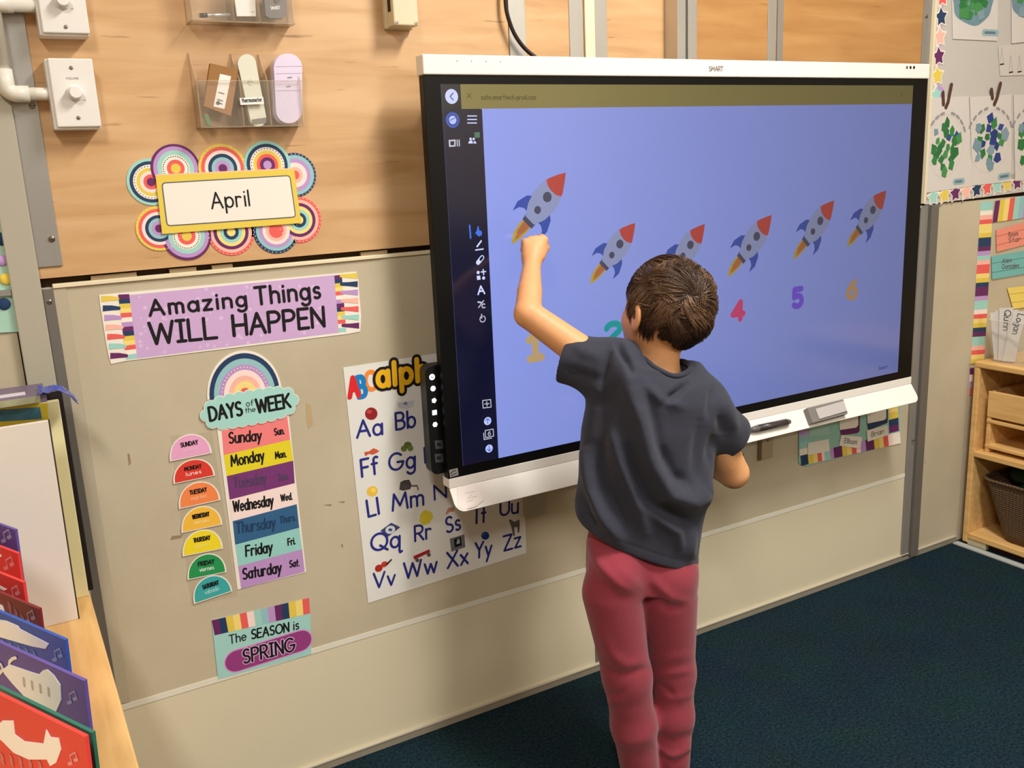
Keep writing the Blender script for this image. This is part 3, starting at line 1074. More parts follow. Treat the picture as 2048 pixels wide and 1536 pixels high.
vb = plate_box('volume_control', ((97, 117), (187, 116), (200, 250), (113, 258)), 0.045, 'white volume box with round knob, lower of the two')
plate_box('volume_control', ((70, -62), (165, -66), (177, 65), (83, 68)), 0.045, 'white volume box cut by the top of the photo')

# conduit: riser with an elbow into the lower box, and a short branch into the upper one
r = thing('conduit_pipe', (-0.77, -0.025, 1.51), 'white plastic conduit pipe with elbow into the lower volume box', 'pipe')
pv = mat((226, 220, 206), 0.32, 0.45)
zc = vb[5] + 0.0
cxp = at(8, 150, -0.03)[0]
MB().tube([(cxp, -0.026, 3.0), (cxp, -0.026, zc + 0.03)], 0.0115, pv, 20).build('riser', r, smooth=True)
el = [(cxp + 0.015 * (1 - math.cos(t)), -0.026, zc + 0.015 - 0.015 * math.sin(t)) for t in np.linspace(0, math.pi / 2, 9)]
MB().tube([(cxp, -0.026, zc + 0.04)] + [tuple(p) for p in el] + [(cxp + 0.034, -0.026, zc)], 0.0138, pv, 20).build('elbow', r, smooth=True)
MB().tube([(cxp + 0.03, -0.026, zc), (vb[0] + 0.004, -0.026, zc)], 0.0108, pv, 20).build('stub', r, smooth=True)
zu = at(40, 8, -0.03)[2]
r = thing('conduit_pipe', (cxp - 0.2, -0.025, zu), 'white conduit pipe running sideways into the upper volume box', 'pipe')
MB().tube([(cxp - 0.3, -0.026, zu), (at(84, 8, -0.03)[0], -0.026, zu)], 0.0128, pv, 20).build('pipe_run', r, smooth=True)
MB().tube([(cxp - 0.02, -0.026, zu), (cxp + 0.03, -0.026, zu)], 0.0145, pv, 20).build('coupling', r, smooth=True)

# cream sensor box at the top
yf = -0.05
P0, P1, P2 = at(780, -70, yf), at(837, -72, yf), at(838, 52, yf)
x0, x1, z0, z1 = P0[0], P2[0], P2[2], P0[2]
r = thing('sensor_box', ((x0 + x1) / 2, 0, z0), 'cream plastic sensor box on the plywood above the display corner', 'electrical box')
cm = mat((214, 202, 170), 0.45, 0.4)
MB().box((x0, yf, z0), (x1, -0.014, z1), cm).build('cover', r, bevel=0.003)
MB().box((x0 - 0.003, -0.016, z0 - 0.002), (x1 + 0.003, 0, z1), cm).build('base', r, bevel=0.002)
MB().box((x0 - 0.0006, -0.038, z0 + 0.028), (x0 + 0.002, -0.024, z0 + 0.06), BLACK).build('slot', r)
for x in (x0 + 0.006, x1 - 0.006):
    MB().lathe((x, yf, z0 + 0.006), (0, -1, 0), [(0, .0035), (.001, .0035), (.0012, 0)], M_SCREW, 14).build('screw', r)

# power cable dropping behind the display
cab = [at(1011, -60, -0.02), at(1011, 0, -0.02), at(1015, 30, -0.02), at(1028, 66, -0.02), at(1048, 95, -0.022), at(1075, 118, -0.03), at(1110, 145, -0.04)]
pts = []
for i in range(len(cab) - 1):
    p0, p1, p2, p3 = cab[max(i - 1, 0)], cab[i], cab[i + 1], cab[min(i + 2, len(cab) - 1)]
    for t in np.linspace(0, 1, 6, endpoint=False):
        pts.append(0.5 * (2 * p1 + (p2 - p0) * t + (2 * p0 - 5 * p1 + 4 * p2 - p3) * t * t + (3 * p1 - p0 - 3 * p2 + p3) * t ** 3))
pts.append(cab[-1])
o = MB().tube(pts, 0.0045, mat((40, 30, 26), 0.4), 10).build('power_cable', None, smooth=True, origin=cab[3])
tag(o, 'black power cable curving down behind the display top', 'cable')

# ---- acrylic holders
ACR = mat((236, 224, 204), 0.06, 0.5, trans=0.0, alpha=0.07)
ACE = mat((216, 190, 156), 0.1, 0.5, alpha=0.32)


def holder(x0, x1, z0, z1, zf, dep, divs, label):
    r = thing('acrylic_holder', ((x0 + x1) / 2, 0, z0), label, 'wall holder')
    t = 0.0025
    MB().box((x0, -t, z0), (x1, 0, z1), ACR).build('back_panel', r)
    MB().box((x0, -dep, z0), (x1, -dep + t, zf), ACR).box((x0, -dep - .0002, zf - .0012), (x1, -dep + t + .0002, zf), ACE).build('front_panel', r)
    MB().box((x0, -dep, z0), (x1, 0, z0 + t), ACE).build('bottom', r)
    for x in [x0, x1 - t] + divs:
        MB().prism([(x, 0, z0), (x, -dep, z0), (x, -dep, zf), (x, -0.004, z1), (x, 0, z1)], (t, 0, 0), ACE).build('divider', r)
    return r


hx0, hx1, hz0, hz1 = -0.453, -0.256, 1.432, 1.567
yd = -0.045
hx0f, hx1f, hz0f = at(403, 258, yd)[0], at(610, 250, yd)[0], at(405, 256, yd)[2]
d1, d2 = at(486, 240, yd)[0], at(541, 240, yd)[0]
holder(hx0f, hx1f, hz0f, hz1, hz0f + 0.085, 0.045, [d1, d2], 'clear acrylic wall holder with box, thermometer and lilac remote')
# brown box
A = Art((0, -0.026, 0))
A.part('paper').slab(A.P([(418, 128), (474, 141), (459, 233), (405, 213)]), mat((156, 110, 62), 0.7), 0, 0.012)
A.part('address_label').slab(A.P([(437, 149), (459, 154), (446, 219), (424, 214)]), pm('white'), 0.0121, 0.0125)
A.part('print')
for y_ in (186, 200, 206):
    A.spx([(431 + (206 - y_) * .2, y_), (441 + (206 - y_) * .2, y_ + 3)], 2.2, mat((110, 106, 104), .6), 0.0128)
A.ppx(ell(433, 207, 4, 4), mat((90, 88, 88), .6), 0.0128)
finish(A, 'cardboard_box', 'small brown cardboard box with white label leaning in the clear holder', 'box')
# thermometer
A = Art((0, -0.026, 0))


def capsule_px(p0, p1, r0, r1, n=10):
    p0, p1 = np.array(p0, float), np.array(p1, float)
    d = (p1 - p0) / np.linalg.norm(p1 - p0)
    q_ = np.array([-d[1], d[0]])
    a0 = math.atan2(q_[1], q_[0])
    L = [p0 + r0 * np.array([math.cos(a0 + t), math.sin(a0 + t)]) for t in np.linspace(0, math.pi, n)]
    L += [p1 + r1 * np.array([math.cos(a0 + t), math.sin(a0 + t)]) for t in np.linspace(math.pi, 2 * math.pi, n)]
    return L


A.part('paper').slab(A.P(capsule_px((490, 128), (513, 238), 18, 16)), mat((218, 216, 198), 0.3, 0.5), 0, 0.014)
A.part('probe_tip').slab(A.P([(500, 240), (528, 236), (529, 246), (502, 250)]), mat((120, 116, 112), 0.4), 0.002, 0.0155)
A.part('button').slab(A.P(ell(497, 165, 5, 7)), mat((206, 204, 186), 0.3), 0.014, 0.0152)
root = finish(A, 'thermometer', 'white rounded thermometer standing in the middle slot', 'thermometer')
A = Art((0, -0.0475, 0))
A.part('paper').slab(A.P([(479, 196), (526, 194), (528, 208), (481, 210)]), pm('white'), 0, 0.001)
A.part('lettering').tpx('thermometer', (484, 205), (524, 203), 8, BLACK, 0.0012, wt=.16)
finish(A, 'name_label', 'small white label reading thermometer on the clear holder', 'label')
A = Art((0, -0.014, 0))
LR = mat((214, 200, 226), 0.12, 0.6, coat=0.5)
A.part('paper').slab(A.P(capsule_px((569, 138), (570, 223), 29, 27, 16)), mat((206, 196, 218), 0.25, 0.5), 0, 0.012)
A.part('glossy_face').slab(A.P(capsule_px((569, 138), (571, 222), 28, 26, 16)), LR, 0.012, 0.024)
A.part('keys')
for y_ in (136, 150, 165, 184):
    A.spx([(545, y_), (596, y_ - 1)], 0.8, mat((170, 158, 180), .4), 0.0243)
A.spx([(568, 158), (576, 157)], 2, mat((130, 120, 140), .4), 0.0244)
A.spx([(566, 176), (574, 175)], 2, mat((130, 120, 140), .4), 0.0244)
finish(A, 'remote_control', 'glossy lilac oval remote in the right slot of the holder', 'remote control')
A = Art((0, -0.03, 0))
A.part('paper').slab(A.P(capsule_px((411, 232), (417, 248), 4, 4, 8)), mat((92, 128, 84), 0.4), 0, 0.008)
finish(A, 'marker_cap', 'green marker cap in the left slot of the lower holder', 'cap')

ux0, ux1, uz0 = at(383, 44, yd)[0], at(590, 40, yd)[0], at(383, 42, yd)[2]
ud1, ud2 = at(466, 30, yd)[0], at(518, 30, yd)[0]
holder(ux0, ux1, uz0, uz0 + 0.15, uz0 + 0.085, 0.045, [ud1, ud2], 'clear acrylic wall holder at the top edge with pen and remote')
MBp = MB().tube([at(397, 31, -0.03), at(460, 30, -0.03)], 0.0035, mat((210, 210, 214), 0.25, 0.5, metal=0.7), 12)
o = MBp.build('pen', None, smooth=True, origin=at(428, 31, -0.03))
tag(o, 'silver pen lying in the upper clear holder', 'pen')
MB().tube([at(399, 31, -0.03), at(414, 30.5, -0.03)], 0.0042, mat((40, 38, 40), 0.4), 12).build('grip', o, smooth=True)
A = Art((0, -0.026, 0))
A.part('paper').slab(A.P([(466, -20), (508, -20), (511, 33), (473, 33)]), pm('white'), 0, 0.004)
A.part('print').spx([(500, 25), (508, 24)], 1, mat((150, 140, 130), .6), 0.0042)
finish(A, 'white_card', 'white card standing in the middle of the upper holder', 'card')
A = Art((0, -0.022, 0))
A.part('paper').slab(A.P([(522, -25), (568, -25), (568, 32), (562, 39), (535, 39), (527, 33)]), mat((104, 100, 102), 0.4, 0.4), 0, 0.016)
A.part('lettering').tpx('SMART', (537, 22), (556, 21), 6, pm('white'), 0.0164, wt=.18)
A.part('button').slab(A.P(ell(549, 2, 6, 7)), mat((86, 82, 86), 0.4), 0.016, 0.018)
finish(A, 'remote_control', 'dark grey remote in the upper clear holder', 'remote control')


# ------------------------------------------------------------------ interactive display
YS = -0.12                                    # front of the glass
GX0, GX1, GZ0, GZ1, BZ1 = -0.037, 1.491, 0.674, 1.5195, 1.5585
TV = thing('interactive_display', ((GX0 + GX1) / 2, 0, 0.6), 'large wall mounted interactive display showing six numbered rockets on blue', 'interactive display')
M_BEZ = mat((10, 10, 11), 0.4, 0.2)
M_TVW = mat((236, 230, 222), 0.38, 0.4)
M_CASE = mat((24, 23, 23), 0.5, 0.4)
MB().box((GX0, YS, GZ0), (GX1, YS + 0.022, GZ1), M_BEZ).build('glass_frame', TV, bevel=0.001)
mb = MB()
mb.rings([[(GX0 + a, y, GZ0 + a * .5), (GX1 - a, y, GZ0 + a * .5), (GX1 - a, y, BZ1 - 0.004 - a * .5), (GX0 + a, y, BZ1 - 0.004 - a * .5)] for a, y in ((0.003, YS + 0.022), (0.012, YS + 0.034), (0.07, YS + 0.055), (0.075, YS + 0.075))], M_CASE)
mb.build('back_case', TV)
MB().box((0.3, YS + 0.07, 0.85), (1.15, -0.001, 1.3), M_CASE).build('wall_mount', TV)
top = MB().box((GX0 - 0.001, YS - 0.004, GZ1), (GX1 + 0.001, YS + 0.03, BZ1), M_TVW).build('top_bar', TV, bevel=0.003, segs=3)
A = Art((0, YS - 0.0041, 0))
A.part('logo').tpx('SMART', (1418, 142), (1446, 142), 9, mat((120, 110, 106), .5), 0.0002, wt=.2, gap=.12)
A.part('sensor_eyes')
for x_ in (1814, 1821, 1828):
    A.disc(A.px(x_, 135), 0.0042, mat((20, 18, 18), .3) if x_ > 1815 else mat((96, 90, 86), .3), 0.0002, 18)
for x_ in (914, 943, 972, 1001):
    A.disc(A.px(x_, 122 + (x_ - 914) * .018), 0.0012, mat((120, 112, 106), .4), 0.0002, 10)
for k, m_ in A.parts.items():
    m_.build(k, TV)

# pen tray: vertical band, then a lip sloping out with rounded lower corners
tr = MB()
z1, zf, zl, yl = GZ0 + 0.001, 0.6535, 0.607, YS - 0.034
prof = [(YS - 0.001, z1), (YS - 0.001, zf)]
tr.box((GX0, YS - 0.002, zf), (GX1, YS + 0.03, z1), M_TVW)


def lip(u, v):
    """u across, v 0..1 down the lip"""
    return np.array([u, YS - 0.002 + (yl - YS) * v, zf + (zl - zf) * v])


R1 = 0.022
Ll = math.hypot(yl - YS, zl - zf)
L = [(GX0, 0), (GX0, 1 - R1 / Ll)]
L += [(GX0 + R1 - R1 * math.cos(t), 1 - R1 / Ll + R1 / Ll * math.sin(t)) for t in np.linspace(0, math.pi / 2, 9)]
L += [(GX1 - R1 + R1 * math.sin(t), 1 - R1 / Ll + R1 / Ll * math.cos(t)) for t in np.linspace(0, math.pi / 2, 9)]
L += [(GX1, 0)]
nrm_l = np.cross([1, 0, 0], lip(0, 1) - lip(0, 0))
nrm_l /= np.linalg.norm(nrm_l)
tr.prism([lip(a, b) for a, b in L], nrm_l * 0.0035 * (-1 if nrm_l[1] < 0 else 1), M_TVW)
tr.build('pen_tray', TV, bevel=0.0008)

# side control panel
sp = MB()
PA = [at(872, 729, YS + 0.02), at(897, 945, YS + 0.02)]
pxl0 = at(851, 760, YS + 0.02)[0]
zt, zb = at(870, 730, YS + 0.02)[2], at(880, 948, YS + 0.02)[2]
RR = [(x, YS + 0.02, z) for x, z in round_rect(pxl0, zb, GX0 + 0.03, zt, 0.016, 5)]
sp.prism(RR, (0, 0.03, 0), mat((16, 16, 18), 0.35, 0.4))
sp.build('control_panel', TV, bevel=0.001)
GLOW = screen_mat((236, 240, 255), 1.6)
A = Art((0, YS + 0.0199, 0))
A.part('power_button').disc(A.px(864, 754), 0.0068, GLOW, 0.0004, 18)
A.spx([(862, 753), (864, 756), (867, 753)], 1.2, BLACK, 0.0006)
for i, (x_, y_) in enumerate(((866, 777), (868, 801), (869, 825), (870, 849))):
    A.new('panel_button')
    if i in (2,):
        u_ = A.px(x_, y_)
        A.poly([(u_[0] + sx * .0055, u_[1] + sy * .0055) for sx, sy in ((-1, -1), (1, -1), (1, 1), (-1, 1))], GLOW, 0.0004)
    else:
        A.disc(A.px(x_, y_), 0.0062, GLOW, 0.0004, 6 if i == 3 else 5 if i == 1 else 12)
A.part('port')
for y_ in (890, 917):
    A.ppx([(869, y_ - 9), (885, y_ - 10), (887, y_ + 7), (871, y_ + 8)], mat((70, 70, 74), .4), 0.0004)
    A.ppx([(873, y_ - 4), (881, y_ - 5), (882, y_ + 2), (874, y_ + 3)], mat((30, 30, 32), .4), 0.0006)
for k, m_ in A.parts.items():
    m_.build(k.strip(), TV)

# -------- what the screen shows
SW = 1.43
SX0, SX1, SZ0, SZ1 = 0.0, 1.43, 0.698, 1.502
A = Art((0, YS - 0.0003, 0))
scr = MB().box((SX0, YS - 0.0002, SZ0), (SX1, YS + 0.004, SZ1), screen_mat((138, 152, 226))).build('screen', TV)
ui = {}


def sub(name, art):
    for k, m_ in art.parts.items():
        if m_.v:
            m_.build(k.strip(), scr)


A.part('side_bar').poly([(0, SZ0), A.px(997, 914.2) * (1, 0) + (0, SZ0), A.px(964, 220) * (1, 0) + (0, A.px(964, 219)[1]), (0, SZ1)], screen_mat((14, 16, 42)), 0.0002)
zb_ = A.px(1100, 216)[1]
A.poly([(0, SZ1), (0, zb_), (0.075, zb_), (0.075, SZ1)], screen_mat((26, 26, 34)), 0.0002)
xb = A.px(922, 200)[0]
A.part('address_bar').poly([(xb, zb_), (SX1, zb_), (SX1, SZ1), (xb, SZ1)], screen_mat((128, 116, 66)), 0.0004)
A.part('address_text')
dk = screen_mat((84, 76, 40))
A.spx([(934, 187), (942, 196)], 1.6, dk, 0.0006)
A.spx([(942, 187), (934, 196)], 1.6, dk, 0.0006)
A.tpx('suite.smarttech-prod.com', (962, 199), (1071, 199), 9, dk, 0.0006, wt=.2, gap=.24)
A.spx([(1802, 188), (1804, 191)], 1.4, dk, 0.0006)
IC = screen_mat((206, 212, 255))
IG = screen_mat((188, 188, 205))
IB = screen_mat((60, 110, 220))
SB = screen_mat((14, 16, 42))
A.new('toolbar_icon').disc(A.px(903, 193), 0.0145, screen_mat((196, 202, 255)), 0.0006, 28)
A.spx([(906, 186), (900, 193), (906, 200)], 2.2, screen_mat((80, 82, 120)), 0.0008)
A.new('toolbar_icon').disc(A.px(905, 240), 0.0155, screen_mat((54, 82, 170)), 0.0006, 28).disc(A.px(905, 240), 0.011, screen_mat((38, 50, 130)), 0.0007, 24)
A.disc(A.px(905, 240), 0.0085, screen_mat((170, 186, 245)), 0.0008, 24).spx([(899, 241), (910, 236)], 1.2, screen_mat((50, 60, 130)), 0.001)
A.new('toolbar_icon')
for y_ in (232, 239, 246):
    A.spx([(935, y_), (953, y_)], 1.8, IC, 0.0006)
A.new('toolbar_icon').ppx([(897, 280), (911, 279), (911, 293), (898, 294)], IG, 0.0006).ppx([(900, 283), (908, 282), (908, 290), (901, 291)], SB, 0.0008)
for x_ in (914, 918):
    A.spx([(x_, 280), (x_ + .5, 292)], 2, IG, 0.0006)
A.new('toolbar_icon')
A.disc(A.px(941, 278), 0.0028, IC, 0.0006).disc(A.px(947, 278), 0.0026, IC, 0.0006)
A.ppx([(936, 287), (938, 282), (944, 281), (946, 287)], IC, 0.0006).ppx([(947, 287), (947, 283), (950, 282), (953, 287)], IC, 0.0006)
A.ppx([(948, 265), (959, 264), (960, 275), (949, 276)], screen_mat((70, 110, 90)), 0.0007)
A.new('toolbar_icon').spx([(939, 451), (941, 476)], 3.2, IB, 0.0006)
A.ppx([(953, 462), (955, 452), (957, 452), (958, 460), (964, 463), (963, 471), (957, 473), (950, 466)], IB, 0.0006)
A.new('toolbar_icon').spx([(954, 493), (962, 482)], 3, IC, 0.0006).spx([(951, 500), (966, 498)], 2.4, IC, 0.0006)
A.new('toolbar_icon').spx([(956, 525), (964, 515)], 8.5, IC, 0.0006).spx([(961, 519), (964, 515)], 5, SB, 0.0008)
A.new('toolbar_icon').disc(A.px(956, 545), 0.0036, IC, 0.0006).disc(A.px(967, 556), 0.0036, IC, 0.0006)
A.spx([(962, 544), (971, 543)], 2.2, IC, 0.0006).spx([(966, 539), (967, 549)], 2.2, IC, 0.0006).ppx([(953, 552), (960, 551), (961, 559), (954, 560)], IC, 0.0006)
A.new('toolbar_icon').tpx('A', (956, 589), (969, 587), 16, IC, 0.0006, wt=.2)
A.new('toolbar_icon').spx([(957, 615), (967, 601)], 2, IG, 0.0006).spx([(956, 604), (962, 605)], 3, IG, 0.0006).tpx('c', (964, 616), (970, 615), 12, IG, 0.0006, wt=.2)
A.new('toolbar_icon')
u_ = A.px(965, 638)
A.stroke([(u_[0] + .0065 * math.cos(t), u_[1] + .0065 * math.sin(t)) for t in np.radians(np.linspace(70, -230, 18))], .0022, IG, 0.0006)
A.spx([(963, 629), (963, 636)], 2.4, IG, 0.0006)
A.new('toolbar_icon')
for a, b in (((965, 801), (981, 799)), ((981, 799), (982, 814)), ((982, 814), (966, 816)), ((966, 816), (965, 801))):
    A.spx([a, b], 1.6, IG, 0.0006)
A.spx([(969, 808), (978, 807)], 1.6, IG, 0.0006).spx([(973, 803), (974, 812)], 1.6, IG, 0.0006)
for cy, sgn in ((842, -1), (897, 1)):
    A.new('toolbar_icon')
    cx = 975 if sgn < 0 else 978
    A.disc(A.px(cx, cy), 0.0092, screen_mat((190, 200, 250)), 0.0006, 24)
    A.spx([(cx, cy - 5), (cx, cy + 5)], 1.6, IB, 0.0008).spx([(cx - 4, cy + sgn * 1), (cx, cy + sgn * 5), (cx + 4, cy + sgn * 1)], 1.6, IB, 0.0008)
A.new('toolbar_icon')
for a, b in (((970, 861), (986, 858)), ((986, 858), (987, 872)), ((987, 872), (971, 875)), ((971, 875), (970, 861)), ((967, 866), (968, 879)), ((968, 879), (983, 876))):
    A.spx([a, b], 1.6, IG, 0.0006)
A.tpx('6', (976, 871), (981, 870), 8, IG, 0.0006, wt=.2)
A.part('corner_mark').tpx('Smart', (1757, 740), (1774, 736), 6, screen_mat((70, 84, 150)), 0.0006, wt=.2)


def rocket(k, tail, nose):
    """one rocket picture from flame tip to nose tip (uv)"""
    a, b = np.array(tail), np.array(nose)
    e = (b - a)
    Ln = np.linalg.norm(e)
    e /= Ln
    n_ = np.array([-e[1], e[0]])

    def q_(s, t):
        return a + e * s * Ln + n_ * t * Ln
    A.new('rocket_picture')
    BD = screen_mat((138, 146, 186))
    RD = screen_mat((178, 62, 58))
    FN = screen_mat((46, 74, 162))
    DKG = screen_mat((64, 66, 92))
    A.poly([q_(0, 0), q_(.10, .065), (q_(.22, .075)), q_(.33, .06), q_(.33, -.06), q_(.2, -.055), q_(.09, -.035)], screen_mat((176, 150, 58)), 0.0006)
    A.poly([q_(.06, .0), q_(.16, .045), (q_(.33, .05)), q_(.33, -.05), q_(.18, -.03)], screen_mat((168, 98, 60)), 0.0007)
    for s in (1, -1):
        A.poly([q_(.58, s * .10), q_(.50, s * .20), q_(.38, s * .245), q_(.27, s * .225), q_(.35, s * .19), q_(.38, s * .14), q_(.38, s * .08)], FN, 0.0007)
    A.poly([q_(.28, .075), q_(.38, .085), q_(.38, -.085), q_(.28, -.075)], DKG, 0.0008)
    body = [(.33, .07), (.45, .135), (.58, .16), (.70, .155), (.82, .115), (.93, .05), (1, 0)]
    A.poly([q_(s, t) for s, t in body] + [q_(s, -t) for s, t in body[::-1][1:]], BD, 0.0009)
    A.poly([q_(.78, .13), q_(.82, .115), q_(.93, .05), q_(1, 0), q_(.93, -.05), q_(.82, -.115), q_(.78, -.13), q_(.745, -.07), q_(.735, 0), q_(.745, .07)], RD, 0.0010)
    for s, r in ((.655, .055), (.475, .042)):
        A.disc(q_(s, 0), r * Ln, DKG, 0.0010, 20)


for tl, ns in (((1023, 489), (1131, 345)), ((1180, 569), (1270, 446)), ((1325, 570), (1409, 448)), ((1455, 555), (1543, 430)), ((1586, 520), (1668, 401)), ((1694, 495), (1772, 381))):
    rocket(0, A.px(*tl), A.px(*ns))
for s, a, b, hh, c in (('1', (1060, 718), (1083, 714), 46, (184, 156, 112)), ('2', (1213, 686), (1241, 682), 37, (0, 150, 152)), ('3', (1338, 664), (1362, 660), 37, (60, 170, 90)),
                       ('4', (1465, 640), (1486, 637), 34, (204, 60, 116)), ('5', (1586, 614), (1603, 611), 34, (112, 76, 214)), ('6', (1695, 597), (1712, 594), 32, (190, 150, 108))):
    A.new('number').tpx(s, a, b, hh, screen_mat(c), 0.0006, wt=.35)
sub('x', A)

# sticker on the frame corner, a paper note on the tray, the pen and the eraser
A = Art((0, YS - 0.0002, 0))
A.part('paper').slab(A.P([(898, 940), (915, 936), (917, 950), (900, 955)]), mat((150, 148, 146), 0.5), 0, 0.0006)
A.part('print').spx([(901, 947), (906, 942), (911, 941)], 1.6, BLACK, 0.0008).spx([(902, 951), (913, 946)], 1.4, BLACK, 0.0008)
finish(A, 'sticker', 'small grey sticker on the lower left corner of the display frame', 'sticker')
LU, LV = np.array([1.0, 0, 0]), (lip(0, 0) - lip(0, 1)) / Ll
A = Art(lip(0, 1), LU, LV)
A.part('paper')
Q = A.P([(914, 974), (962, 966), (967, 1000), (940, 1015), (925, 1019), (915, 1012)])
A.slab(Q, mat((240, 228, 222), 0.6), 0.0002, 0.0010)
A.part('curled_corner').poly([A.px(967, 1000), A.px(953, 1013), A.px(934, 1019), A.px(938, 1013)], mat((226, 216, 206), 0.6), 0.004)
A.part('print')
for y_, a, b in ((987, 930, 950), (993, 938, 944), (997, 935, 953), (1004, 934, 946)):
    A.spx([(a, y_), (b, y_ - 4)], 1.2, mat((196, 186, 182), .6), 0.0013)
finish(A, 'paper_note', 'pale paper note taped on the left end of the display tray', 'note')
nl = A.N
pa, pb = A.px(1497, 863), A.px(1575, 846)
pc = [A.w(pa * (1 - t) + pb * t, 0.0095) for t in np.linspace(0, 1, 12)]
GREYP = mat((96, 90, 90), 0.4, 0.5)
o = MB().tube(pc, [.006, .0085] + [.0095] * 8 + [.0092, .006], GREYP, 16).build('stylus_pen', None, smooth=True, origin=pc[5] - nl * .0095)
tag(o, 'dark grey stylus pen lying on the display tray', 'pen')
MB().tube([pc[2] + nl * .0005, pc[10] + nl * .0005], .0096, mat((62, 54, 54), 0.35, 0.5), 16).build('barrel', o, smooth=True)
A = Art(lip(0, 1), LU, LV)
A.part('paper').slab(A.P([(1606, 821), (1678, 804), (1687, 832), (1617, 851)]), mat((122, 116, 112), 0.5), 0, 0.018)
A.part('felt_pad')
A.slab(A.P([(1621, 824), (1677, 808), (1684, 828), (1629, 844)]), mat((182, 174, 172), 0.6), 0.018, 0.0215)
finish(A, 'board_eraser', 'grey block eraser with pale pad on the display tray', 'eraser')

# ---- things on the wall under the display
def outlet(x0, x1, z0, z1, d, label, m):
    r_ = thing('outlet_box', ((x0 + x1) / 2, 0, z0), label, 'outlet')
    MB().box((x0, -d, z0), (x1, 0, z1), m).build('cover_plate', r_, bevel=0.002)
    MB().lathe(((x0 + x1) / 2, -d, (z0 + z1) / 2 + .01), (0, -1, 0), [(0, .004), (.001, .004), (.0012, 0)], M_SCREW, 12).build('screw', r_)
    return r_


p0, p1 = at(1052, 985, -.02), at(1092, 1028, -.02)
outlet(p0[0], p1[0], p1[2], p0[2] + .04, .02, 'grey outlet box beside the lower corner of the alphabet poster', mat((166, 160, 144), .5))
p0, p1 = at(1473, 893, -.012), at(1498, 960, -.012)
outlet(p0[0], p1[0], p1[2] + .0, p0[2] + .03, .012, 'pale cover plate behind the child\'s right elbow', mat((190, 180, 156), .5))
p0, p1 = at(1524, 880, -.016), at(1546, 915, -.016)
outlet(p0[0], p1[0], p1[2], p0[2] + .03, .016, 'small beige outlet box under the stylus pen', mat((172, 156, 126), .5))

A = Art((0, 0, 0))
A.part('paper').slab(A.P([(1596, 850), (1796, 790), (1800, 886), (1610, 932), (1596, 926)]), pm((150, 196, 182)), 0.001, 0.003)
A.part('stripe_band')
bb = ['navy', 'yellow', 'ltyellow', 'coral', 'pale', 'mint', 'lilac', 'plum', 'yellow', 'ltyellow', 'coral', 'pale', 'lilac', 'plum', 'yellow', 'ltyellow', 'coral', 'pale', 'cream']
ww = [14, 10, 8, 8, 5, 11, 7, 16, 9, 9, 9, 8, 10, 16, 10, 8, 9, 9, 14]
s_ = sum(ww)
acc = 0
for c, w_ in zip(bb, ww):
    a, b = acc / s_, (acc + w_) / s_
    acc += w_
    T0, T1, B0, B1 = (1599, 911), (1798, 863), (1601, 931), (1800, 886)
    A.ppx([lerp(T0, T1, a), lerp(T0, T1, b), lerp(B0, B1, b), lerp(B0, B1, a)], pm(c), 0.0033)
side = ['cream', 'mint', 'sky', 'lilac', 'plum']
for i, c in enumerate(side):
    A.ppx([lerp((1598, 911), (1595, 848), i / 5), lerp((1616, 907), (1614, 843), i / 5), lerp((1616, 907), (1614, 843), (i + 1) / 5), lerp((1598, 911), (1595, 848), (i + 1) / 5)], pm(c), 0.0034)
for i, c in enumerate(['plum', 'navy', 'yellow', 'ltyellow', 'yellow']):
    A.ppx([lerp((1777, 866), (1774, 800), i / 5), lerp((1796, 861), (1793, 795), i / 5), lerp((1796, 861), (1793, 795), (i + 1) / 5), lerp((1777, 866), (1774, 800), (i + 1) / 5)], pm(c), 0.0034)
A.part('pocket')
for q_, c in (([(1678, 860), (1677, 838), (1718, 826), (1717, 862), (1712, 866), (1680, 870)], pm('plum')), ([(1732, 846), (1732, 820), (1774, 808), (1773, 845), (1735, 860)], pm('navy')), ([(1616, 872), (1617, 850), (1655, 838), (1656, 868)], pm((166, 202, 190)))):
    A.ppx(q_, c, 0.0042)
finish(A, 'pocket_chart', 'mint pocket chart with striped edges hanging below the display tray', 'chart')
for q_, txt, lab in (([(1615, 886), (1657, 878), (1659, 902), (1616, 910)], None, 'blank white name card at the left of the pocket chart'),
                     ([(1682, 870), (1724, 874), (1720, 897), (1678, 891)], 'Ellison', 'tilted white name card in the middle of the pocket chart'),
                     ([(1733, 861), (1774, 850), (1776, 870), (1735, 883)], 'Brian', 'white name card at the right of the pocket chart'),
                     ([(1678, 836), (1716, 826), (1716, 850), (1712, 855), (1679, 860)], None, 'white card tucked in the plum pocket'),
                     ([(1733, 820), (1772, 808), (1772, 836), (1768, 840), (1735, 847)], None, 'white card tucked in the navy pocket')):
    A = Art((0, -0.0045, 0))
    A.part('paper').slab(A.P(q_), pm('paper'), 0, 0.001)
    if txt:
        a, b = lerp(q_[0], q_[3], .68), lerp(q_[1], q_[2], .68)
        A.part('lettering').tpx(txt, lerp(a, b, .2), lerp(a, b, .78), 9, mat((96, 92, 92), .6), 0.0014, wt=.15)
    finish(A, 'name_card', lab, 'card', 'white cards on the pocket chart')


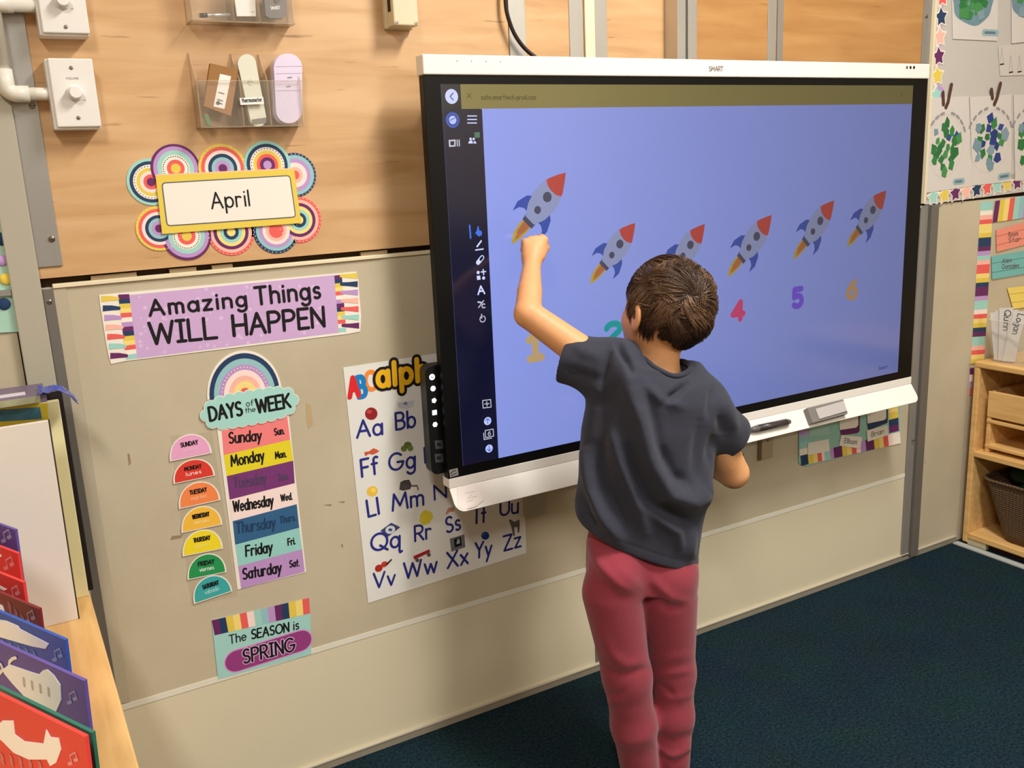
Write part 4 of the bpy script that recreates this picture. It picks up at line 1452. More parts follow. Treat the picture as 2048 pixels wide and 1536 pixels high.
# ------------------------------------------------------------------ bulletin board and papers at the right
A = Art((0, 0, 0))
A.part('paper').slab([(1.666, 1.166), (2.6, 1.19), (2.6, 3.0), (1.645, 3.0)], mat((196, 189, 182), 0.55), 0.0005, 0.006)  # paper greyed: weaker light at the right put into its colour
finish(A, 'bulletin_board', 'white paper backed bulletin board right of the display', 'bulletin board')
xL = at(1859, 60)[0]
o = MB().box((1.648, -0.012, 1.17), (1.658, 0, 3.0), M_IVORY).build('edge_strip', None, origin=(1.653, 0, 1.17))
o['kind'] = 'structure'
o.name = 'trim_13'
ORIGIN[o.name] = np.array((1.653, 0, 1.17))


def star(c, r, m, art, h0, h1, rot=0):
    L = []
    for i in range(10):
        a = math.pi / 2 + rot + math.pi * i / 5
        rr = r if i % 2 == 0 else r * .55
        L.append((c[0] + rr * math.cos(a), c[1] + rr * math.sin(a)))
    art.slab(L, m, h0, h1)


for nm, p0, p1, n, cols, lab in (('star_border', (1884, -6), (1872, 190), 6, ['coral', 'navy', 'peach', 'plum', 'yellow', 'mint'], 'vertical star cutout border down the left of the bulletin board'),
                                 ('star_border', (1866, 394), (2110, 352), 13, ['mint', 'yellow', 'plum', 'peach', 'navy', 'coral', 'mint', 'yellow', 'plum', 'peach', 'navy', 'mint', 'coral'], 'star cutout border along the bottom of the bulletin board')):
    A = Art((0, -0.006, 0))
    A.part('paper')
    a0, a1 = A.px(*p0), A.px(*p1)
    vert = abs(a1[1] - a0[1]) > abs(a1[0] - a0[0])
    if vert:
        A.slab([(a0[0] - .008, a0[1] + .02), (a0[0] + .008, a0[1] + .02), (a1[0] + .008, a1[1] - .03), (a1[0] - .008, a1[1] - .03)], pm((190, 160, 180)), 0, 0.0006)
        pts_ = [a0 + (a1 - a0) * i / (n - 1) for i in range(n)]
    else:
        A.slab([a0 + (-.03, .03), a0 + (-.03, -.008), a1 + (.03, -.008), a1 + (.03, .03)], pm((176, 158, 140)), 0, 0.0006)
        pts_ = [a0 + (a1 - a0) * i / (n - 1) for i in range(n)]
    R_ = .028 if vert else .027
    for i, p in enumerate(pts_):
        A.part('paper')
        star(p, R_ * 1.22, pm('paper'), A, 0.0004, 0.001 + .0003 * (i % 2), .15)
        A.new('star')
        star(p, R_ * .95, pm(cols[i % len(cols)]), A, 0.001 + .0003 * (i % 2), 0.0016 + .0003 * (i % 2), .15)
    if vert:
        p = A.px(1876, 186)
        A.new('star')
        A.slab([p + (-.02, 0), p + (0.0, .024), p + (.026, .01), p + (.03, -.014), p + (-.018, -.016)], pm('lilac'), 0.0012, 0.0018)
    finish(A, nm, lab, 'border', 'star cutout borders')

GREENS = [(52, 128, 66), (46, 116, 60), (70, 138, 78), (40, 108, 58)]
BLUES = [(40, 60, 130), (48, 70, 140), (36, 56, 118)]
GREYB = [(120, 146, 158), (130, 152, 164)]


def earth(corners, centre, rx, ry, seed, mix, label, dense=False, clip=None, tagpos=None, arc=False):
    g = np.random.default_rng(seed)
    A_ = Art((0, -0.0075 - 0.0004 * (seed % 3), 0))
    A_.part('paper').slab(A_.P(corners), mat((212, 205, 198), 0.6), 0, 0.0009)  # darkened like the board, dimmer light put into the paper colour
    u0 = A_.px(*centre)
    RX = abs(A_.px(centre[0] + rx, centre[1])[0] - u0[0])
    RY = abs(A_.px(centre[0], centre[1] - ry)[1] - u0[1])
    if not dense:
        A_.part('circle_outline')
        A_.stroke([(u0[0] + RX * 1.12 * math.cos(t), u0[1] + RY * 1.12 * math.sin(t)) for t in np.linspace(0, 2 * math.pi, 40)], .0012, mat((196, 188, 182), .6), 0.0011)
        if arc:
            A_.part('lettering')
            for t in np.radians(np.linspace(150, 30, 9)):
                if abs(math.cos(t)) < .22:
                    continue
                p = np.array((u0[0] + RX * 1.34 * math.cos(t), u0[1] + RY * 1.2 * math.sin(t)))
                d_ = np.array((math.sin(t), -math.cos(t))) * .007
                A_.stroke([p - d_, p + d_], .009, mat((150, 146, 146), .6), 0.0011)
    else:
        A_.part('painted_globe')
        L = [(u0[0] + RX * (1 + .04 * math.sin(7 * t)) * math.cos(t), u0[1] + RY * (1 + .04 * math.cos(5 * t)) * math.sin(t)) for t in np.linspace(0, 2 * math.pi, 40, endpoint=False)]
        A_.poly(L, mat((112, 142, 152), .7, noise=.2, nscale=60), 0.0011)
    n = 24 if not dense else 22
    for i in range(n):
        A_.new('torn_paper_piece')
        rr, t = math.sqrt((i + .7) / n) * (.92 if not dense else .75), i * 2.39996 + g.uniform(-.35, .35)
        c_ = (u0[0] + RX * rr * math.cos(t), u0[1] + RY * rr * math.sin(t))
        k = g.uniform()
        col_ = GREENS if k < mix[0] else BLUES if k < mix[1] else GREYB
        cc = col_[g.integers(len(col_))]
        m_ = g.integers(4, 6)
        a0_ = g.uniform(0, 6)
        s = g.uniform(.15, .25) * (1.25 if dense else 1)
        L = [(c_[0] + RX * s * g.uniform(.7, 1.25) * math.cos(a0_ + 2 * math.pi * j / m_), c_[1] + RY * s * g.uniform(.7, 1.25) * math.sin(a0_ + 2 * math.pi * j / m_)) for j in range(m_)]
        A_.slab(L, mat(cc, .6), 0.0011, 0.0016 + .00004 * i)
    if tagpos:
        A_.part('name_strip')
        a, b = tagpos
        A_.spx([a, b], 8, mat((150, 176, 182), .6), 0.0012)
        A_.spx([lerp(a, b, .1), lerp(a, b, .85)], 3, mat((96, 120, 132), .6), 0.0014)
    if clip:
        A_.part('brown_cutout')
        BR_ = mat((84, 56, 44), .6)
        for L in clip:
            A_.spx(L, 6, BR_, 0.0018)
        A_.disc(A_.px(clip[0][0][0] - 0, clip[0][0][1]), .007, BR_, 0.0019)
    finish(A_, 'earth_day_paper', label, 'artwork', 'earth papers on the bulletin board')


earth([(1857, 196), (1937, 192), (1945, 372), (1850, 386)], (1891, 293), 30, 56, 3, (.85, .92), 'earth paper with green torn pieces, lowest left on the board', clip=[[(1885, 186), (1886, 208)], [(1902, 170), (1895, 205), (1891, 214)]], tagpos=((1909, 364), (1925, 362)), arc=True)
earth([(1939, 194), (2022, 189), (2022, 363), (1945, 371)], (1979, 283), 34, 56, 14, (.35, .72), 'earth paper with blue and green torn pieces, right of the green one', clip=[[(1982, 180), (1984, 196)], [(2000, 168), (1993, 196), (1988, 208)]], tagpos=((1999, 354), (2017, 351)), arc=True)
earth([(2027, 190), (2110, 186), (2112, 358), (2030, 362)], (2068, 282), 36, 60, 25, (.5, .7), 'earth paper cut off by the right edge of the photo, lower row', arc=True, dense=False)
earth([(1902, -90), (1997, -95), (1994, 82), (1905, 78)], (1946, 0), 40, 52, 36, (.75, .9), 'earth paper with a green and grey globe, upper row', dense=True, tagpos=((1967, 65), (1993, 66)))
earth([(2022, -80), (2120, -85), (2120, 76), (2023, 87)], (2064, -8), 42, 50, 47, (.4, .6), 'upper row earth paper cut off by the right edge', dense=True)
A = Art((0, -0.0075, 0))
A.part('paper').slab(A.P([(1996, 92), (2060, 86), (2060, 150), (2000, 152)]), mat((206, 198, 190), .3), 0, 0.0006)
A.part('print')
for x_, y_ in ((2003, 129), (2021, 145), (2038, 144)):
    A.spx([(x_ - 3, y_), (x_ + 4, y_ - 1)], 1.6, BLACK, 0.0008)
    A.spx([(x_, y_ - 34), (x_ - 3, y_ - 4)], .8, mat((170, 160, 152), .5), 0.0008)
    A.spx([(x_, y_ - 34), (x_ + 4, y_ - 4)], .8, mat((170, 160, 152), .5), 0.0008)
finish(A, 'clear_pocket', 'clear pocket with faint marks between the upper and lower earth papers', 'pocket')

# ---- striped borders and name tags on the tan wall
def stripes(name, a0, a1, b0, b1, cols, label, y=-0.001):
    A_ = Art((0, y, 0))
    A_.part('paper').slab(A_.P([a0, a1, b1, b0]), pm('cream'), 0, 0.0008)
    A_.part('stripe')
    n = len(cols)
    for i, c in enumerate(cols):
        s, t = i / n, (i + 1) / n
        A_.ppx([lerp(a0, b0, s), lerp(a1, b1, s), lerp(a1, b1, t), lerp(a0, b0, t)], pm(c), 0.001)
    finish(A_, name, label, 'border', 'striped paper borders')


vcol = ['mint', 'mint', 'cream', 'peach', 'coral', 'ltyellow', 'ltyellow', 'yellow', 'navy', 'navy', 'plum', 'lilac', 'mint', 'peach', 'coral', 'coral', 'ltyellow', 'yellow', 'navy', 'plum', 'plum', 'lilac', 'mint', 'mint', 'pale', 'coral', 'ltyellow', 'yellow', 'navy', 'plum', 'mint', 'mint', 'peach', 'coral', 'ltyellow', 'yellow']
stripes('striped_border', (1961, 404), (1986, 402), (1941, 728), (1968, 726), vcol, 'vertical striped paper border on the tan wall above the wooden shelf')
stripes('striped_border', (1939, 736), (1948, 735), (1938, 790), (1942, 790), ['plum', 'cream', 'lilac', 'coral'], 'short end of striped border beside the shelf upright')
stripes('striped_border', (1990, 402), (1984, 445), (2110, 380), (2104, 428), ['plum', 'yellow', 'ltyellow', 'coral', 'mint', 'sky', 'lilac', 'plum', 'navy', 'yellow', 'coral', 'mint'], 'horizontal striped border just under the bulletin board', y=-0.0022)
for nm_, q_, c, c2, lab in (('name_tag', [(1992, 460), (2110, 428), (2110, 474), (1993, 504)], (240, 150, 130), (206, 110, 96), 'salmon pink name tag under the horizontal striped border'),
                            ('name_tag', [(1983, 513), (2110, 490), (2110, 538), (1984, 559)], (120, 186, 184), (84, 146, 148), 'teal name tag below the pink one'),
                            ('name_tag', [(2014, 576), (2110, 565), (2110, 606), (2026, 618)], (238, 214, 110), (204, 178, 80), 'yellow name tag behind the clear bin')):
    A = Art((0, -0.003, 0))
    A.part('paper').slab(A.P(q_), pm(c), 0, 0.001)
    A.part('board_lines')
    for t in (.3, .7):
        A.spx([lerp(q_[0], q_[3], t), lerp(q_[1], q_[2], t)], 1, mat(c2, .6), 0.0012)
    A.part('lettering')
    g0 = mat((92, 74, 70), .6)
    if c[0] != 238:
        o_ = np.array(q_[0]) + ((24, 14) if c[0] == 240 else (20, 14))
        for row, w_ in ((0, 19), (11, 24 if c[0] == 240 else 34)):
            A.tpx('Room' if c[0] == 240 and row == 0 else 'Star' if c[0] == 240 else 'Alex' if row == 0 else 'Gonzales', o_ + (0, row), o_ + (w_, row - 3), 9, g0, 0.0013, wt=.16)
    finish(A, nm_, lab, 'name tag', 'name tags on the tan wall')

# ------------------------------------------------------------------ wooden shelf unit in the corner
SXF, DEP = 1.94, 0.32
Y0, Y1 = -0.022, -1.02
S = thing('wooden_shelf', (SXF + DEP / 2, (Y0 + Y1) / 2, 0), 'light wooden classroom shelf with trays standing against the back wall', 'shelf')
tk = 0.019
MB().box((SXF, Y0 - tk, 0.006), (SXF + DEP, Y0, 0.628), M_PALE).build('side_panel', S, bevel=0.003)
MB().box((SXF, Y1, 0.006), (SXF + DEP, Y1 + tk, 0.628), M_PALE).build('side_panel', S, bevel=0.003)
MB().box((SXF - 0.002, Y1, 0.622), (SXF + DEP, Y0, 0.642), M_PALE).build('top', S, bevel=0.004)
MB().box((SXF, Y1 + tk, 0.316), (SXF + DEP, Y0 - tk, 0.336), M_PALE).build('shelf_board', S, bevel=0.003)
MB().box((SXF, Y1 + tk, 0.022), (SXF + DEP, Y0 - tk, 0.042), M_PALE).build('shelf_board', S, bevel=0.003)
MB().box((SXF + DEP - 0.008, Y1, 0.02), (SXF + DEP, Y0, 0.63), M_PALE).build('back_panel', S)
MB().box((SXF + 0.004, Y0 - 0.085, 0.0), (SXF + 0.03, Y0 - 0.018, 0.022), mat((206, 196, 160), .5)).build('foot', S)
MB().box((SXF + 0.02, Y1, 0.0), (SXF + 0.035, Y0 - 0.085, 0.022), mat((52, 22, 22), .7)).build('kick_board', S)
# tray unit set back inside the upper opening
xt = SXF + 0.022
yt = Y0 - tk - 0.022
for z0_, z1_ in ((0.445, 0.545), ):
    MB().box((xt, Y1 + tk, z0_ + 0.012), (xt + 0.014, yt, z1_), M_PALE).build('tray_front', S, bevel=0.002)
MB().box((xt, Y1 + tk, 0.437), (xt + 0.2, yt, 0.449), M_PALE).build('tray_board', S, bevel=0.002)
MB().box((xt, Y1 + tk, 0.350), (xt + 0.2, yt, 0.362), M_PALE).build('tray_board', S, bevel=0.002)
MB().box((xt + 0.002, yt - 0.014, 0.336), (xt + 0.2, yt, 0.545), M_PALE).build('tray_side', S, bevel=0.002)
MB().box((xt + 0.19, Y1 + tk, 0.336), (xt + 0.2, yt, 0.5), M_PALE).build('tray_back', S)
# wicker basket
WK = node_mat('wicker', lambda nt, b, N, link: None)


def wicker(nt, b, N, link):
    tc = N('ShaderNodeTexCoord')
    w1 = N('ShaderNodeTexWave')
    w1.bands_direction = 'Z'
    w1.inputs['Scale'].default_value = 42
    w1.inputs['Distortion'].default_value = 1.2
    link(tc.outputs['Object'], w1.inputs['Vector'])
    w2 = N('ShaderNodeTexWave')
    w2.bands_direction = 'Y'
    w2.inputs['Scale'].default_value = 26
    w2.inputs['Distortion'].default_value = 0.8
    link(tc.outputs['Object'], w2.inputs['Vector'])
    mm = N('ShaderNodeMath')
    mm.operation = 'MULTIPLY'
    link(w1.outputs['Fac'], mm.inputs[0])
    link(w2.outputs['Fac'], mm.inputs[1])
    r_ = ramp(N, [(0.1, (62, 44, 30)), (0.6, (112, 84, 58))])
    link(w1.outputs['Fac'], r_.inputs[0])
    link(r_.outputs[0], b.inputs['Base Color'])
    bp = N('ShaderNodeBump')
    bp.inputs['Strength'].default_value = 0.8
    bp.inputs['Distance'].default_value = 0.004
    link(mm.outputs[0], bp.inputs['Height'])
    link(bp.outputs[0], b.inputs['Normal'])
    b.inputs['Roughness'].default_value = 0.65


bpy.data.materials.remove(WK)
WK = node_mat('wicker', wicker)
bx, by = SXF + 0.115, -0.285


def rr_loop(x0, x1, y0, y1, r, z, n=6):
    return [(x, y, z) for x, y in round_rect(x0, y0, x1, y1, r, n)]


B = thing('wicker_basket', (bx, by, 0.042), 'dark brown wicker basket on the bottom of the wooden shelf', 'basket')
zt_ = 0.245
mb = MB()
rr_ = []
for f in np.linspace(0, 1, 8):
    g_ = 0.035 * (1 - f)
    rr_.append(rr_loop(SXF + 0.012 + g_ * .6, SXF + 0.29, -0.52 + g_, -0.066 - g_ * 2, 0.04, 0.043 + (zt_ - 0.043) * f))
for f in np.linspace(1, 0.1, 6):
    g_ = 0.035 * (1 - f) + 0.008
    rr_.append(rr_loop(SXF + 0.012 + g_ * .6, SXF + 0.29 - .008, -0.52 + g_, -0.066 - g_ * 2, 0.035, 0.043 + (zt_ - 0.043) * f))
mb.rings(rr_, WK)
mb.build('body', B, smooth=True)
rim = rr_loop(SXF + 0.012, SXF + 0.29, -0.52, -0.066, 0.04, zt_)
MB().tube(rim + rim[:2], 0.0065, WK, 10).build('rim', B, smooth=True)
g = np.random.default_rng(5)
mb = MB()
for i in range(7):
    c_ = (SXF + .14 + g.uniform(-.06, .06), -0.24 + g.uniform(-.12, .1), 0.225 + g.uniform(-.02, .03))
    mb.ball(c_, (g.uniform(.03, .05), g.uniform(.04, .06), g.uniform(.02, .035)), mat([(52, 140, 72), (30, 100, 52), (34, 60, 40)][i % 3], .8), 8)
o = mb.build('soft_toy_cloth', None, smooth=True, origin=(SXF + .14, -.24, .16))
tag(o, 'crumpled green cloth lying in the wicker basket', 'cloth')

# clear bin with name strips and red scissors on the shelf top
zt_ = 0.642
bx0, bx1, by0, by1 = SXF + 0.01, SXF + 0.16, -0.30, -0.045
BIN = thing('clear_bin', ((bx0 + bx1) / 2, (by0 + by1) / 2, zt_), 'clear plastic bin of paper strips on the wooden shelf top', 'bin')
mb = MB()
rr_ = [rr_loop(bx0 + g_, bx1 - g_, by0 + g_, by1 - g_, .02, z_) for g_, z_ in ((.014, zt_ + .001), (.006, zt_ + .05), (0, zt_ + .14), (.003, zt_ + .14), (.009, zt_ + .05), (.016, zt_ + .004))]
mb.rings(rr_, mat((222, 216, 206), 0.08, 0.5, alpha=0.1)).build('tub', BIN, smooth=False)
MB().tube(rr_loop(bx0, bx1, by0, by1, .02, zt_ + .14) + rr_loop(bx0, bx1, by0, by1, .02, zt_ + .14)[:1], .002, mat((236, 230, 222), .1, .5, alpha=.5), 8).build('rim', BIN, smooth=True)
names_ = [None, None, 'Quinn', None, 'Logan', 'Krause']
base_y = -0.072
for i in range(6):
    yb = base_y - 0.007 * i
    ztop = [0.800, .808, .818, .812, .810, .752][i]
    lean = [-.018, -.012, -.004, .003, .026, .004][i]
    tw = .055
    xb0 = SXF + 0.040 + .004 * (i % 2)
    # strips stand with their faces toward the room, slightly fanned
    Uv = np.array([0.35, -0.94, 0])
    O_ = np.array([xb0, yb + .01, zt_ + .006 + (0.0)])
    A = Art(O_, Uv, (0, 0, 1))
    A.part('paper').slab([(0, 0), (.030, 0), (.036 + lean * 1.0, ztop - zt_), (lean - .004, ztop - zt_ - .004)], mat((214, 208, 202), .6), 0, 0.0006)
    if names_[i]:
        A.part('lettering').text(names_[i], (.012 + lean * .9, ztop - zt_ - .01), (.010 + lean * .5, ztop - zt_ - .075), .018, mat((70, 66, 70), .6), 0.0009, wt=.15)
    finish(A, 'paper_strip', ['grey edged paper strip at the back of the clear bin', 'second paper strip from the back of the clear bin', 'paper strip reading Quinn in the clear bin',
                              'blank paper strip between the two named strips', 'slanting paper strip reading Logan', 'short paper strip at the front of the clear bin'][i], 'paper strip', 'paper strips in the clear bin')
SC_ = thing('scissors', (SXF + .05, -.19, zt_ + .005), 'dark red handled scissors leaning in the clear bin', 'scissors')
RDH = mat((112, 22, 40), .25, .5, coat=.5)
p_a, p_b = np.array((SXF + .05, -.165, zt_ + .008)), np.array((SXF + .04, -.20, zt_ + .072))
MB().tube([p_a, p_b], [.002, .006], RDH, 8).build('blade', SC_, smooth=True)
dv = (p_b - p_a) / np.linalg.norm(p_b - p_a)
for sgn in (-1, 1):
    c_ = p_b + dv * .016 + np.array((0, sgn * .010, 0))
    MB().tube([c_ + .011 * (math.cos(t) * dv + math.sin(t) * np.array((0, 1, 0))) for t in np.linspace(0, 2 * math.pi, 15)], .0035, RDH, 8).build('handle', SC_, smooth=True)


# ------------------------------------------------------------------ left shelf with books and boards
def at_z(px_, py_, z):
    return on(px_, py_, 2, z)


ZS = 0.60
r = thing('low_bookshelf', (-1.05, -1.2, 0), 'pale wooden low shelf along the left edge holding books', 'shelf')
MB().box((-1.35, -2.3, ZS - 0.022), (-0.770, -0.03, ZS), M_PALE).build('top', r, bevel=0.003)
MB().box((-0.792, -2.3, 0), (-0.774, -0.03, ZS - 0.022), M_PALE).build('side_panel', r)
MB().box((-1.35, -2.3, 0), (-1.332, -0.03, ZS - 0.022), M_PALE).build('side_panel', r)
MB().box((-1.332, -2.2, 0.28), (-0.792, -0.05, 0.298), M_PALE).build('shelf_board', r)
MB().box((-1.332, -0.05, 0), (-0.792, -0.032, ZS - 0.022), M_PALE).build('back_panel', r)


def board(name, x0, x1, y0, y1, z1, m, label, cat, edge=None, slant=0.0):
    mb = MB()
    mb.prism([(x0, y0, ZS), (x1, y0, ZS), (x1 + slant, y0, z1), (x0, y0, z1)], (0, y1 - y0, 0), m)
    o_ = mb.build(name, None, bevel=0.0015, origin=((x0 + x1) / 2, (y0 + y1) / 2, ZS))
    tag(o_, label, cat)
    return o_


wbk = board('white_board', -1.10, -0.798, -0.200, -0.193, 0.960, mat((222, 212, 200), .5, .35), 'large off white board standing at the front of the row on the low shelf', 'board', slant=0.004)
MB().prism([(-0.7985, -0.1995, ZS + .0005), (-0.796, -0.1995, ZS + .0005), (-0.792, -0.1995, .959), (-0.7945, -0.1995, .959)], (0, 0.012, 0), mat((58, 46, 30), .7)).build('dark_edge', wbk)
cb = board('big_book', -1.12, -0.772, -0.108, -0.095, 0.972, mat((232, 222, 172), .5, .35), 'cream big book with a yellow framed picture behind the white board', 'book', slant=0.002)
A = Art((0, -0.1085, 0))
A.part('yellow_frame').poly([(-1.08, .955), (-.80, .955), (-.80, .75), (-1.08, .75)][::-1], pm((232, 206, 60)), 0.0002)
A.ppx([(0, 809), (95, 806), (97, 845), (0, 852)], pm((234, 206, 58)), 0.0003)
A.part('picture').ppx([(-40, 822), (80, 814), (84, 838), (-40, 846)], mat((74, 128, 160), .5, noise=.5, nscale=40), 0.0006)
for k, m_ in A.parts.items():
    m_.build(k, cb)
bb_ = board('black_book', -1.12, -0.762, -0.085, -0.070, 0.985, mat((30, 22, 22), .5), 'black edged board standing last in the row by the wall', 'board')
o = MB().box((-1.15, -0.175, .986), (-0.79, -0.075, 1.0), mat((112, 96, 120), .4, noise=.3, nscale=30)).build('dvd_case', None, origin=(-.95, -.12, .986), bevel=.001)
tag(o, 'flat purple grey case lying on top of the standing books', 'case')
A = Art((0, -0.1752, 0))
A.part('cover_picture').poly([(-1.14, .987), (-.80, .987), (-.80, .9985), (-1.14, .9985)][::-1], mat((150, 150, 120), .4, noise=.7, nscale=25), 0.0002)
A.parts['cover_picture'].build('cover_picture', o)
MB().box((-.91, -.16, 1.0), (-.82, -.135, 1.0006), mat((216, 208, 220), .4)).build('white_label', o)
g = np.random.default_rng(3)
mb = MB()
pts_ = []
n_u, n_v = 10, 6
V_ = []
for i in range(n_u):
    for j in range(n_v):
        x = -.80 + .055 * i / (n_u - 1)
        y = -.185 + .05 * j / (n_v - 1)
        z = 1.004 - .028 * max(0, (x + .775) / .03) ** 2 * .9 + g.uniform(-.004, .004)
        V_.append((x + g.uniform(-.002, .002), y + g.uniform(-.002, .002), z))
F_ = [(i * n_v + j, (i + 1) * n_v + j, (i + 1) * n_v + j + 1, i * n_v + j + 1) for i in range(n_u - 1) for j in range(n_v - 1)]
mb.add(V_, F_, mat((54, 72, 160), .25, .5, coat=.4))
o = mb.build('blue_tape', None, smooth=False, origin=(-.78, -.16, .99))
sm = o.modifiers.new('thickness', 'SOLIDIFY')
sm.thickness = .001
tag(o, 'crumpled shiny blue tape at the top corner of the standing books', 'tape')

UC = np.array([.528, -.844, -.093])
VC = np.array([-.032, .09, -.995])
UC /= np.linalg.norm(UC)
VC -= UC * (VC @ UC)
VC /= np.linalg.norm(VC)
PUR, RED, MAR, BLU, TEAL = (98, 82, 160), (226, 66, 64), (128, 40, 48), (50, 88, 176), (46, 112, 96)


def z7(L):
    return [(x / 3.034, 1030 + y / 3.034) for x, y in L]


SHAPES = {
    'blue': [(-160, 610), (40, 640), (110, 670), (125, 690), (300, 780), (280, 810), (200, 795), (60, 755), (-160, 690)],
    'purple': [(20, 935), (60, 905), (190, 950), (240, 965), (265, 940), (290, 935), (330, 970), (370, 1030), (375, 1120), (345, 1190), (310, 1205), (240, 1160), (210, 1165), (195, 1120), (150, 1095), (80, 1020), (30, 960)],
    'red': [(-30, 1330), (0, 1265), (20, 1245), (85, 1245), (95, 1330), (150, 1370), (270, 1385), (285, 1300), (310, 1345), (360, 1350), (375, 1420), (345, 1500), (310, 1520), (290, 1480), (180, 1480), (90, 1440), (20, 1370)],
    'maroon': [(-60, 520), (0, 540), (20, 550), (32, 590), (10, 615), (-60, 600)],
    'red2': [(-60, 405), (0, 428), (45, 450), (30, 458), (0, 445), (-60, 425)],
    'red3': [(-50, 215), (0, 235), (12, 250), (0, 262), (-50, 255)],
}
ITEMS = [((30, 1060), .85, PUR, None, (40, 130), 'small purple music card at the back of the row'),
         ((35, 1107), .83, RED, 'red3', (55, 295), 'red music card just in front of the farthest purple one'),
         ((46, 1165), .815, RED, 'red2', (90, 470), 'red music card between the maroon and the other red one'),
         ((78, 1218), .80, MAR, 'maroon', (185, 620), 'dark maroon music card in the row on the low shelf'),
         ((130, 1280), .80, BLU, 'blue', (350, 850), 'blue music card with long white shape'),
         ((168, 1362), .80, PUR, 'purple', (440, 1110), 'purple music card with a large white bug shape'),
         ((184, 1466), .80, TEAL, None, None, 'dark teal card edge between the purple and red cards'),
         ((170, 1474), .815, RED, 'red', (445, 1480), 'red music card with white shape nearest the camera')]
for (cx, cy), z, c, sh, note, lab in ITEMS:
    O_ = at_z(cx, cy, z)
    A = Art(O_, UC, -VC)
    hgt = (O_[2] - ZS - .001) / abs(VC[2]) - 0.0
    wdt = .17
    A.part('paper').slab([(-wdt, 0), (0, 0), (0, -hgt + .0), (-wdt, -hgt + wdt * .0936)], mat(c, .35, .4), -0.004, 0)
    if sh:
        A.part('white_shape').slab(A.P(z7(SHAPES[sh])), pm((254, 251, 246)), 0.0002, 0.0012)
        if sh == 'purple':
            A.spx(z7([(60, 915), (62, 888), (80, 870), (100, 864)]), 4, pm((244, 240, 232)), 0.001)
            A.spx(z7([(-20, 880), (10, 905), (24, 935), (0, 960)]), 4, pm((244, 240, 232)), 0.001)
            for i, (tx, ty) in enumerate(((150, 1010), (200, 1030), (250, 1050), (300, 1070))):
                A.part('print').spx(z7([(tx, ty - 22), (tx + 4, ty + 22)]), 4, mat((200, 190, 170), .6), 0.0014)
    if note:
        A.part('music_note')
        lt = mat(tuple(min(255, int(v * .5 + 120)) for v in c), .5)
        nx, ny = note
        A.spx(z7([(nx - 25, ny + 30), (nx - 8, ny + 22)]), 4.5, lt, 0.0005)
        A.spx(z7([(nx + 10, ny + 8), (nx + 26, ny)]), 4.5, lt, 0.0005)
        A.spx(z7([(nx - 6, ny + 22), (nx - 18, ny - 22), (nx + 14, ny - 42), (nx + 26, ny - 2)]), 2, lt, 0.0005)
    if sh in ('blue', 'red', 'maroon'):
        A.part('print')
        lt = mat(tuple(min(255, int(v * .6 + 80)) for v in c), .5)
        rows = {'blue': [(22, 790), (70, 810), (120, 825), (165, 840), (212, 860)], 'red': [(15, 1480), (70, 1490), (125, 1500), (185, 1515), (245, 1528)], 'maroon': [(60, 560), (100, 605), (140, 640)]}[sh]
        for tx, ty in rows:
            A.spx(z7([(tx - 4, ty - 26), (tx + 4, ty - 6)]), 5, lt, 0.0005)
            A.spx(z7([(tx, ty), (tx + 8, ty + 26)]), 5, lt, 0.0005)
    finish(A, 'music_card', lab, 'card', 'music cards on the low shelf')

# mint posters with pompom strings left of the upright
for q_, lab, dots in (([(-90, 240), (8, 232), (52, 578), (-90, 590)], 'mint poster with a string of pompoms left of the metal upright', [((4, 392), 10, 'plum'), ((2, 436), 9, 'coral'), ((4, 478), 11, 'navy'), ((4, 521), 9, 'lilac'), ((12, 558), 10, 'yellow')]),
                      ([(-90, 594), (54, 582), (62, 662), (-90, 670)], 'lower mint poster edge with a blue pompom and pink tab', [((8, 608), 10, 'navy')])):
    A = Art((0, -0.003, 0))
    A.part('paper').slab(A.P(q_), pm((168, 206, 186)), 0, 0.001)
    A.part('string').spx([(2, 380), (6, 470), (6, 560)] if len(dots) > 1 else [(18, 607), (44, 605)], 1.4, mat((200, 196, 186), .6), 0.0013)
    if len(dots) == 1:
        A.part('pink_tab').ppx([(46, 597), (54, 596), (62, 648), (49, 652)], pm((226, 110, 116)), 0.0014)
    for p, r_, c in dots:
        A.new('pompom')
        u_ = A.px(*p)
        A.cur.ball(A.w(u_, 0.002), (r_ * .00105, .004, r_ * .00105), pm(c, rough=.9), 8)
    finish(A, 'pompom_poster', lab, 'poster')
o = MB().box((-1.3, -0.012, at(20, 585)[2] - .004), (-0.814, 0, at(20, 585)[2] + .006), M_GREY).build('trim_14', None)
o['kind'] = 'structure'


